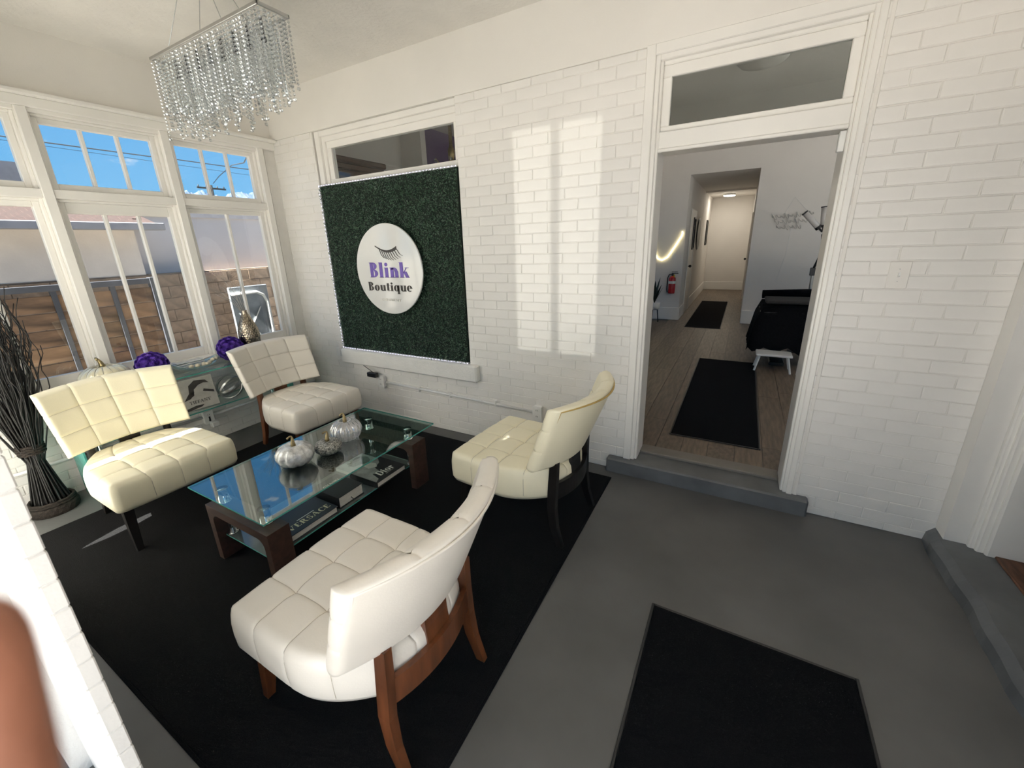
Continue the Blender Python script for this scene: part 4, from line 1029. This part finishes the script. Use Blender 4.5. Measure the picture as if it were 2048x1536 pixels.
def rose_mesh():
    q=MB()
    for r,h,n,tw,fl in ((.0255,.004,7,0,.004),(.019,.010,6,.5,.003),(.012,.014,5,1.1,.002),(.006,.017,4,1.6,.001)):
        for k in range(n):
            a=2*PI*k/n+tw; P=[]
            for i in range(3):
                s=-1+i; b_=a+s*(PI/n)*1.25; rr=r*(1.06-.10*abs(s))
                P.append([(rr*.55*math.cos(b_),rr*.55*math.sin(b_),h-.010),(rr*math.cos(b_),rr*math.sin(b_),h+.001),(rr*1.07*math.cos(b_),rr*1.07*math.sin(b_),h+fl-.001*abs(s))])
            q.grid(P)
    return q.mesh('rose',M_rose,True)
ROSE=rose_mesh()
def rose_ball(label,x_,y_,z_,R):
    t=thing('rose_ball',label,'flower ball',(x_,y_,z_),0,'purple rose balls on the console')
    q=MB(); q.sphere((0,0,R),R*.86,20,14); q.build('core',M_rose,t,smooth=True)
    n=64
    for i in range(n):
        zz=1-2*(i+.5)/n; r=math.sqrt(1-zz*zz); a=i*2.39996
        d=Vector((r*math.cos(a),r*math.sin(a),zz)); e_=d.to_track_quat('Z','Y').to_euler()
        inst('rose',ROSE,t,d*(R*.90)+Vector((0,0,R)),e_,(1.12,1.12,1.3))
    return t
rose_ball('purple foam rose ball next to the large pumpkin',-3.955,1.318,CZ+.014,.099)
rose_ball('purple foam rose ball next to the gold vase',-3.955,1.908,CZ+.014,.099)
# dish with balls and beaded box
ds=thing('glass_dish','boat-shaped clear glass dish on the console table','dish',(-3.955,1.615,CZ))
P=[]
for i in range(25):
    row=[]; s=-1+i/12
    for j in range(13):
        w=-1+j/6; hw=.095*math.sqrt(max(0.0,1-s*s*.96)); row.append((w*hw,s*.172,.008+.055*(abs(s)**3)+.035*w*w*(1-abs(s)*.3)))
    P.append(row)
q=MB(); q.grid(P); o=q.build('bowl',glass('dish_glass',(.85,.93,.89),1.5,rough=.02,extra=.14),ds,smooth=True)
md=o.modifiers.new('thick','SOLIDIFY'); md.thickness=.005
bl=((.03,-.06),(.045,-.02),(.05,.025),(.045,.07),(.03,.11),(.015,.145),(.055,.05),(.0,.10),(.02,.04))
for i,(bx,by) in enumerate(bl):
    q=MB(); q.sphere((0,0,.018),.018,14,10,(1,1.05,.92)); tag(q.build('decor_ball',M_shell,None,(-3.955+bx,1.62+by,CZ+.022+.02*(abs(by)>.1)),smooth=True),'small cream ball lying in the glass dish','ball','cream balls in the glass dish')
bx=thing('trinket_box','clear glass box with beaded rim standing in the dish','box',(-3.99,1.575,CZ+.028))
B(-.045,.045,-.10,.10,0,.055).build('body',M_crystal,bx)
q=MB()
for i in range(24):
    for zz in (.015,.035,.052):
        q.sphere((.047,-.098+.196*i/23,zz),.0045,6,4)
for i in range(12):
    for zz in (.052,): q.sphere((-.045+.09*i/11,-.1,zz),.0045,6,4)
q.build('beads',M_chrome,bx,smooth=True)['kind']='stuff'
# hammered vase with twigs
vz=thing('gold_vase','hammered gold bottle vase with silver twigs in the corner','vase',(-3.955,2.095,CZ))
pr=[(.035,0),(.05,.004),(.066,.05),(.082,.12),(.090,.19),(.084,.25),(.066,.31),(.044,.36),(.028,.395),(.022,.42),(.026,.43)]
prf=[]
for (r0,z0),(r1,z1) in zip(pr,pr[1:]):
    n=max(1,int((z1-z0)/.006)); prf+=[(r0+(r1-r0)*i/n,z0+(z1-z0)*i/n) for i in range(n)]
prf.append(pr[-1])
def ham(t,z,i,k):
    rw=z/.021; u=t/(2*PI)*26+.5*(int(rw)%2); du=u-math.floor(u)-.5; dv=rw-math.floor(rw)-.5
    return 1-.05*min(1,max(0,(du*du+dv*dv)*3.4-.05))
q=MB(); q.lathe(prf,104,fn=ham); q.build('body',M_vase,vz,smooth=True)
rt=random.Random(11)
for i in range(16):
    a=rt.uniform(0,2*PI); sp=rt.uniform(.02,.14); H_=rt.uniform(.22,.40); P=[]
    for k in range(12):
        s=k/11; P.append((math.cos(a)*(.010+sp*s**1.5)+.010*math.sin(s*14+i)*s,-.05*s*s+math.sin(a)*(.010+sp*s**1.5)+.012*math.cos(s*12+i*2)*s-.05*s,.38+H_*s-(.03*s**6)))
    q=MB(); q.tube(P,.0022,5,r2=.0008); q.build('twig',mat('silver_twig',(.45,.43,.40),.4,.6) if i==0 else bpy.data.materials['silver_twig'],vz,smooth=True)
# leaning photo book + wire orb on the lower shelf
t=thing('photo_book','photo book with teal spine leaning on the glass shelf','book',(-3.865,1.54,.4200),0)
t.rotation_euler=(0,-.18,-.05)
fixn(B(-.022,.0,-.135,.135,0,.265,.002).build('cover',M_grey2,t)); fixn(B(-.023,.001,-.150,-.133,0,.265,.002).build('spine',M_teal,t))
q=MB()
for poly,mm in (([(-.07,.10),(-.03,.12),(-.02,.17),(.02,.20),(.06,.21),(.10,.20),(.08,.23),(.0,.245),(-.05,.21)],0),([(-.11,.09),(-.06,.10),(-.02,.15),(-.05,.16)],0),([(-.12,.02),(-.04,.035),(.02,.03),(.0,.015),(-.12,.0)],0),([(.05,.16),(.12,.13),(.12,.11),(.04,.14)],0)):
    q.prism(poly,(.0005,0,0),(0,1,0),(0,0,1),(.0004,0,0))
q.build('cover_photo',M_dark,t)
text('TIFFANY',M_dark,t,(.001,.0,.065),(0,1,0),(0,0,1),.026,.16,.0005,T=.16,h=.07)
ob=thing('wire_orb','silver band orb ornament on the lower glass shelf','ornament',(-3.90,1.80,.4155))
for k in range(5):
    q=MB(); R_=.108; Rg=[]
    for i in range(37):
        a=2*PI*i/36; Rg.append([((R_-.001)*math.cos(a),(R_-.001)*math.sin(a),-.008),(R_*math.cos(a),R_*math.sin(a),.008),((R_-.004)*math.cos(a),(R_-.004)*math.sin(a),.008),((R_-.004)*math.cos(a),(R_-.004)*math.sin(a),-.008),((R_-.001)*math.cos(a),(R_-.001)*math.sin(a),-.008)])
    q.grid(Rg); q.xf(Matrix.Translation((0,0,.110))@Matrix.Rotation(k*.65,4,'Z')@Matrix.Rotation(.5+k*.55,4,'X')); fixn(q.build('band',M_steel,ob))

# ------------------------------------------------------------------ black twig bundle
tb=thing('twig_bundle','tall black bundle of twigs tied with rope by the window','twig bundle',(-3.985,.565,0))
rt=random.Random(5); meshes=[]
for i in range(26):
    a=rt.uniform(0,2*PI); rb=math.sqrt(rt.random())*.105; rm=math.sqrt(rt.random())*.034; rtop=.05+.12*rt.random(); H_=1.25+.72*rt.random()**1.4; w1=rt.uniform(0,6); P=[]; lean=rt.uniform(-.4,.4)
    for k in range(21):
        s=k/20; z_=.03+H_*s
        if z_<.47: r=rb+(rm-rb)*((z_-.03)/.44)
        else: r=rm+(rtop-rm)*min(1,(z_-.47)/.7)**.8
        wv=.016*max(0,z_-.6)
        P.append((r*math.cos(a+lean*s)+wv*math.sin(z_*17+w1)*1.2,r*math.sin(a+lean*s)+wv*math.cos(z_*21+w1)*1.2+.04*max(0,z_-.5),z_))
    q=MB(); q.tube(P,.0060,5,r2=.0022); meshes.append(q.mesh('twig',M_twig,True))
for i in range(150):
    inst('twig',meshes[i%26],tb,(0,0,0),(0,0,(i//26)*1.05+rt.uniform(-.2,.2)),(1,1,rt.uniform(.78,1.02)))
q=MB(); q.lathe([(.118,.0),(.126,.02),(.126,.05),(.118,.065)],40,fn=lambda t,z,i,k:1+.02*((i+k)%2)); q.build('bristle_base',M_rope,tb)
for j,(zz,R_) in enumerate(((.075,.113),(.090,.110),(.448,.060),(.465,.062),(.482,.062),(.499,.060))):
    q=MB(); q.tube([(R_*math.cos(2*PI*i/28),R_*math.sin(2*PI*i/28),zz+.003*math.sin(i*2.2)) for i in range(29)],.0095,7,caps=False); q.build('rope_tie',M_rope,tb,smooth=True)

# ------------------------------------------------------------------ wall fittings
def outlet(label,loc,rz,boxd=.045,w=.075,h=.115):
    t=thing('power_outlet',label,'outlet',loc,rz)
    fixn(B(-w/2,w/2,-boxd,0,-h/2,h/2,.006).build('box',M_wht,t)); fixn(B(-w/2-.003,w/2+.003,-boxd-.005,-boxd,-h/2-.003,h/2+.003,.002).build('plate',M_wht,t))
    for sz in (-.026,.026):
        s=fixn(B(-.016,.016,-boxd-.0065,-boxd-.004,sz-.014,sz+.014,.001).build('socket',M_wht,t)); fixn(B(-.008,-.005,-boxd-.0072,-boxd-.006,sz-.005,sz+.006).build('slot',M_blk,s)); fixn(B(.005,.008,-boxd-.0072,-boxd-.006,sz-.005,sz+.006).build('slot',M_blk,s))
    return t
outlet('surface outlet box on the left wall under the glass console',(XL,1.655,.245),-PI/2+PI,.05)
t=thing('plug_adapter','white plug adapter hanging in the left wall outlet','adapter',(XL+.056,1.675,.205)); fixn(B(0,.05,-.03,.03,-.05,.0,.006).build('body',M_wht,t)); fixn(B(.0,.004,-.026,-.012,.004,.05,.001).build('prong',M_blk,t))
outlet('surface outlet box on the back wall below the hedge panel',(-3.02,YB,.395),0,.045)
outlet('outlet box on the back wall behind the gold-piped chair',(-1.30,YB,.36),0,.045)
q=MB(); q.tube([(-2.98,YB-.016,.385),(-2.2,YB-.016,.372),(-1.34,YB-.016,.355)],.012,8); o=q.build('wall_conduit',mat('painted_conduit',(.80,.80,.80),.35),smooth=True); tag(o,'white painted conduit along the low back wall','conduit')
for x_ in (-2.55,-2.18,-1.7):
    fixn(B(x_-.008,x_+.008,YB-.032,YB,.348,.395,.003).build('clip',M_wht,o))
q=MB(); q.tube([(XL+.016,.16,.290),(XL+.016,.9,.278),(XL+.016,1.62,.250)],.012,8); o=q.build('wall_conduit',bpy.data.materials['painted_conduit'],smooth=True); tag(o,'white painted conduit along the low left wall','conduit')
q=MB(); q.tube([(XL+.016,1.69,.245),(XL+.016,2.25,.250),(XL+.016,2.79,.25)],.012,8); o=q.build('wall_conduit',bpy.data.materials['painted_conduit'],smooth=True); tag(o,'white painted conduit running into the brick corner','conduit')
ad=thing('power_brick','black power brick plugged into the back wall outlet','adapter',(-3.075,YB-.075,.445)); fixn(B(-.075,.045,-.025,.025,0,.045,.006).build('body',M_blk,ad))
q=MB(); q.tube([(.0,.0,.045),(-.16,.03,.09),(-.24,.05,.18),(-.26,.05,.28),(-.235,.045,.36),(-.27,.05,.42)],.0035,6); q.build('cord',M_blk,ad,smooth=True)
cl_=thing('led_controller','small white led controller beside the window ledge','controller',(-3.60,YB-.03,.60)); fixn(B(-.025,.025,-.012,.026,0,.09,.004).build('body',M_wht,cl_))
q=MB(); q.tube([(0,0,.09),(-.02,0,.12),(.0,0,.15),(.05,0,.13)],.003,6); q.build('cord',M_wht,cl_,smooth=True)
sw=thing('light_switch','painted light switch plate on the brick right of doorway','light switch',(.685,YB,1.452))
fixn(B(-.0415,.0415,-.006,0,-.066,.066,.003).build('plate',M_plaster,sw)); q=MB(); q.prism([(-.004,-.01),(.004,-.01),(.004,.008),(-.004,.008)],(0,-.006,0),(1,0,0),(0,0,1),(0,-.014,.008)); fixn(q.build('toggle',M_wht,sw))
fixn(B(-.002,.002,-.008,-.005,.028,.032).build('screw',M_steel,sw)); fixn(B(-.002,.002,-.008,-.005,-.032,-.028).build('screw',M_steel,sw))

# ------------------------------------------------------------------ crystal chandelier
cz=2.70
chd=thing('chandelier','long rectangular crystal bead chandelier hanging from the porch ceiling','chandelier',(-2.461,1.448,cz))
HX,HY=.503,.078
q=MB(); q.cbox(-HX,HX,-HY,-HY+.008,-.008,.008,.002); q.cbox(-HX,HX,HY-.008,HY,-.008,.008,.002); q.cbox(-HX,-HX+.008,-HY,HY,-.008,.008,.002); q.cbox(HX-.008,HX,-HY,HY,-.008,.008,.002); fixn(q.build('frame',M_steel,chd))
q=MB(); [q.cbox(-HX+.02,HX-.02,yy-.002,yy+.002,-.004,0,.001) for yy in (-.055,-.030,0,.030,.055)]; fixn(q.build('hanging_grid',M_chrome,chd))
q=MB(); q.lathe([(.10,.37),(.10,.345),(.09,.34)],24); q.build('canopy',M_chrome,chd,smooth=True)
for sx,sy in ((-.28,-HY+.004),(.22,-HY+.004),(-.28,HY-.004),(.22,HY-.004)):
    q=MB(); q.tube([(sx,sy,.012),(sx*.12,sy*.4,.345)],.0018,5); q.build('suspension_wire',M_steel,chd)
for i in range(8):
    x_=-.40+.8*i/7; q=MB(); q.tube([(x_,0,-.005),(x_,0,-.07)],.007,6); q.sphere((x_,0,-.088),.014,8,6); q.build('bulb_socket',M_blk,chd)
STR={}
def strand(n,big):
    if (n,big) in STR: return STR[(n,big)]
    q=MB(); z_=-.014
    for k in range(n):
        r=.0068 if not big else .0085; q.add([(r,0,z_-r),(0,r,z_-r),(-r,0,z_-r),(0,-r,z_-r),(r*.4,r*.4,z_),(r*-.4,r*.4,z_),(-r*.4,-r*.4,z_),(r*.4,-r*.4,z_),(0,0,z_-2*r)],[(0,1,4),(1,5,4),(1,2,5),(2,6,5),(2,3,6),(3,7,6),(3,0,7),(0,4,7),(1,0,8),(2,1,8),(3,2,8),(0,3,8),(4,5,6,7)]); z_-=2*r+.004
    q.sphere((0,0,z_-.008),.009,6,4)
    STR[(n,big)]=q.mesh('bead_strand',M_crystal); return STR[(n,big)]
rt=random.Random(2); cnt=0
for j,yy in enumerate((-.072,-.050,-.022,.022,.050,.072)):
    nx=44 if j in (0,5) else 36
    for i in range(nx):
        s=i/(nx-1); x_=-HX+.006+(2*HX-.012)*s
        zig=(abs(((s*9+.15*j)%1)-.5)*2)**2
        if 1<=j<=4 and (i%2==j%2) and False: continue
        n=int(12+9*zig+4*abs(math.sin(s*3+j))*(.3 if j in (0,5) else .55)+rt.uniform(-.6,.6))
        inst('bead_strand',strand(n,False),chd,(x_,yy,0),(0,0,rt.uniform(0,1.5)))
for yy in (-.04,0,.04):
    for x_ in (-HX+.004,HX-.004): inst('bead_strand',strand(int(17+rt.uniform(-2,4)),False),chd,(x_,yy,0),(0,0,.4))

# ------------------------------------------------------------------ outside: yard, fence, neighbours, wires, mountains
fn=thing('slat_fence','horizontal wood plank fence with dark steel frame outside','fence',(-7.0,0,-.30))
FZ=1.68; fb=[B(-.012,.012,-.5,.5,-.0915,.0915,.003).mesh('board',mm) for mm in (M_fboard,M_fboard2)]
for me in fb:
    b=bmesh.new(); b.from_mesh(me); bmesh.ops.recalc_face_normals(b,faces=b.faces); b.to_mesh(me); b.free()
bays=[(-.4,.78),(.82,1.60),(1.64,2.14),(2.18,2.56)]
for (a,b_) in bays:
    for k in range(8):
        inst('board',random.choice(fb),fn,(random.uniform(-.004,.004),(a+b_)/2,.10+.197*k),(0,0,0),(1,(b_-a),1))
for yy in (-.42,.80,1.62,2.16): fixn(B(-.025,.035,yy-.025,yy+.025,0,FZ,.003).build('post',M_fmetal,fn))
fixn(B(-.04,.05,2.56,2.66,0,FZ+.02,.004).build('post',M_fmetal,fn)); fixn(B(-.03,.045,-.44,2.60,FZ-.06,FZ+.01,.003).build('top_rail',M_fmetal,fn)); fixn(B(-.03,.045,-.44,2.60,0,.05,.003).build('bottom_rail',M_fmetal,fn))
bw=thing('neighbour_building','pale neighbouring building above brown block wall outside','building',(-8.6,0,-.30))
B(-.4,-.012,-3,9,0,1.68).build('block_mortar',M_cmum,bw)
BLK=fixme(B(0,.012,-.196,.196,-.097,.097,.004).mesh('block',M_cmu))
for me in (BLK,): me.polygons.foreach_set('use_smooth',[False]*len(me.polygons))
for r_ in range(8):
    zc=1.665-.20*(r_+.5)
    for i in range(16):
        yy=-1.0+i*.40+(.2 if r_%2 else 0)
        inst('block',BLK,bw,(-.012+random.uniform(-.002,.002),yy,zc))
B(-4.0,-.02,-3,3.15,1.68,2.42).build('wall',M_bwall,bw)
B(-6.0,-.30,3.15,9,1.68,2.62).build('wall',M_bwall2,bw); B(-6.0,-.27,3.15,9,2.62,2.70).build('parapet',mat('parapet_cap',(.40,.385,.40),.7),bw)
g=fixn(B(.34,.46,-3,3.40,2.36,2.47,.01).build('gutter',M_gutter,bw)); B(-.02,.34,-3,3.38,2.40,2.43).build('soffit',M_bwall,bw)
rf=MB(); rf.prism([(.44,2.43),(-2.6,3.30),(-5.6,2.43)],(0,-3,0),(1,0,0),(0,0,1),(0,6.36,0)); rfo=fixn(rf.build('roof',M_shing,bw))
SH=fixme(B(0,.012,-.078,.078,0,.16,.002).mesh('shingle',M_shing)); SH.polygons.foreach_set('use_smooth',[False]*len(SH.polygons))
ang=math.atan2(3.30-2.43,3.04)
for r_ in range(12):
    for i in range(26):
        yy=-.95+i*.16+(.08 if r_%2 else 0)
        d=r_*.13; o=inst('shingle',SH,rfo,(.44-d*math.cos(ang),yy,2.435+d*math.sin(ang)),(0,-(PI/2-ang)+.05,0))
        if r_*26+i>=300: pass
fixn(B(-1.30,-.45,1.62,3.05,2.73,2.80,.004).build('solar_panel',M_solar,bw)); 
mb=MB(); mb.box(-3.2,-2.2,2.3,2.9,3.25,3.55); mb.build('roof_vent',M_gutter,bw)
ut=thing('metal_bench_frame','grey metal panel with white curved tube frame outside window','metal frame',(-4.62,2.55,-.30))
fixn(B(-.03,.0,-.21,.20,.9,1.63,.006).build('panel',M_galv,ut))
q=MB(); q.tube([(.02,-.20,1.56),(.02,.06,1.56),(.02,.13,1.52),(.02,.16,1.44),(.02,.165,0)],.016,8); q.build('tube',M_wht,ut,smooth=True)
q=MB(); q.tube([(.01,-.15,1.05),(.01,.08,1.40)],.006,6); q.tube([(.01,-.15,1.35),(.01,.05,1.05)],.006,6); q.build('brace',M_wht,ut)
fixn(B(-.02,.0,-.20,.19,0,.9,.004).build('stand',M_fmetal,ut))
up=thing('utility_pole','dark utility pole with crossarm in front of the mountains','utility pole',(-60,31.2,-.3))
q=MB(); q.tube([(0,0,0),(0,0,10.35)],.2,8,r2=.14); q.build('pole',M_cable,up); fixn(B(-.08,.08,-1.7,1.7,9.85,10.05,.01).build('crossarm',M_cable,up))
for yy in (-1.5,-.6,.7,1.5):
    q=MB(); q.lathe([(.06,10.05),(.08,10.15),(.04,10.3)],8,(0,yy,0)); q.build('insulator',M_cable,up)
def wire(label,pts,r):
    q=MB(); q.tube(pts,r,5); tag(q.build('power_line',M_cable),label,'power line')
wire('thick black power line crossing the upper window panes',[(-30,5.0,7.18),(-30,7.07,7.10),(-30,8.43,7.08),(-30,12.6,7.07),(-30,13.9,7.10),(-30,17.8,7.07),(-30,22,7.2)],.028)
wire('thin power line just below the thick one in upper panes',[(-30,5.0,6.98),(-30,8.4,6.92),(-30,13.0,6.83),(-30,17.9,6.72),(-30,22,6.7)],.010)
wire('black cable slanting up from the utility pole',[(-59.6,31.3,10.2),(-50,27.0,9.6),(-42,24.0,9.4),(-30,18.0,7.45),(-26,15.9,7.1)],.04)
R=[]; rm_=random.Random(9)
for i in range(240):
    yy=250+i*5.5; ri=lambda a_,b_:1-abs(math.sin(i*a_+b_))
    up_=min(1,max(0,(yy-780)/160)); z_=185+up_*48+26*ri(.052,.4)+15*ri(.13,1.1)+8*ri(.31,2.)+5*rm_.random()
    R.append([(-1700,yy,-40)]+[(-1700-300*f,yy+6*rm_.uniform(-1,1),-40+(z_+40)*(f**.8)*(1-.10*(1-f)*ri(.4,f*9))) for f in (.3,.5,.65,.8,.9)]+[(-2000,yy,z_),(-2300,yy,-40)])
q=MB(); q.grid(R); structure('mountains','snowy blue mountain ridge on the horizon','mountain',q,M_mtn)

# ------------------------------------------------------------------ photographer's hand, finger close to the lens
def campt(px,py,d):
    v=Vector(((px-CX)/FPX*d,(py-CY)/FPX*d,d)); w=[sum(RM[i][j]*v[i] for i in range(3)) for j in range(3)]
    return CAM+Vector(w)
hd=thing('hand','reddish-brown blurred fingers of a hand close to the lens','hand',tuple(campt(-60,2000,.09)))
org=Vector(hd.location)
chains=[]
tip=campt(-95,1190,.062); j1=campt(-62,1390,.063); j2=campt(-10,1650,.066); kn=campt(-40,2050,.080)
chains.append([(tip,.0078),(j1,.0084),(j2,.0092),(kn,.0105)])
for k in range(1,4):
    o=Vector((-.004*k,-.020*k,-.006*k)); kk=kn+o
    chains.append([(kk+Vector((.028,.004,.004)),.0072),(kk+Vector((.030,.014,.024)),.008),(kk+Vector((.012,.012,.032)),.009),(kk,.0105)])
verts=[];edges=[];rad=[]
wr_=kn+Vector((-.020,-.035,-.085)); pm=kn+Vector((-.010,-.03,-.035)); fo=wr_+Vector((-.05,-.06,-.17))
for p,r in ((pm,.022),(wr_,.024),(fo,.034)): verts.append(p-org); rad.append(r)
edges+=[(0,1),(1,2)]
for c in chains:
    prev=0
    for p,r in c[::-1]:
        verts.append(p-org); rad.append(r); edges.append((prev,len(verts)-1)); prev=len(verts)-1
th=[(kn+Vector((.018,.0,-.05)),.012),(kn+Vector((.036,.010,-.022)),.0105),(kn+Vector((.044,.016,.004)),.009)]
prev=0
for p,r in th: verts.append(p-org); rad.append(r); edges.append((prev,len(verts)-1)); prev=len(verts)-1
me=bpy.data.meshes.new('hand_skin'); me.from_pydata([tuple(v) for v in verts],edges,[]); me.materials.append(M_skin)
ho=inst('skin',me,hd)
sk=ho.modifiers.new('skin','SKIN'); sk.use_smooth_shade=True
for v,r in zip(me.skin_vertices[0].data,rad): v.radius=(r,r)
me.skin_vertices[0].data[0].use_root=True
sb=ho.modifiers.new('sub','SUBSURF'); sb.levels=2; sb.render_levels=2
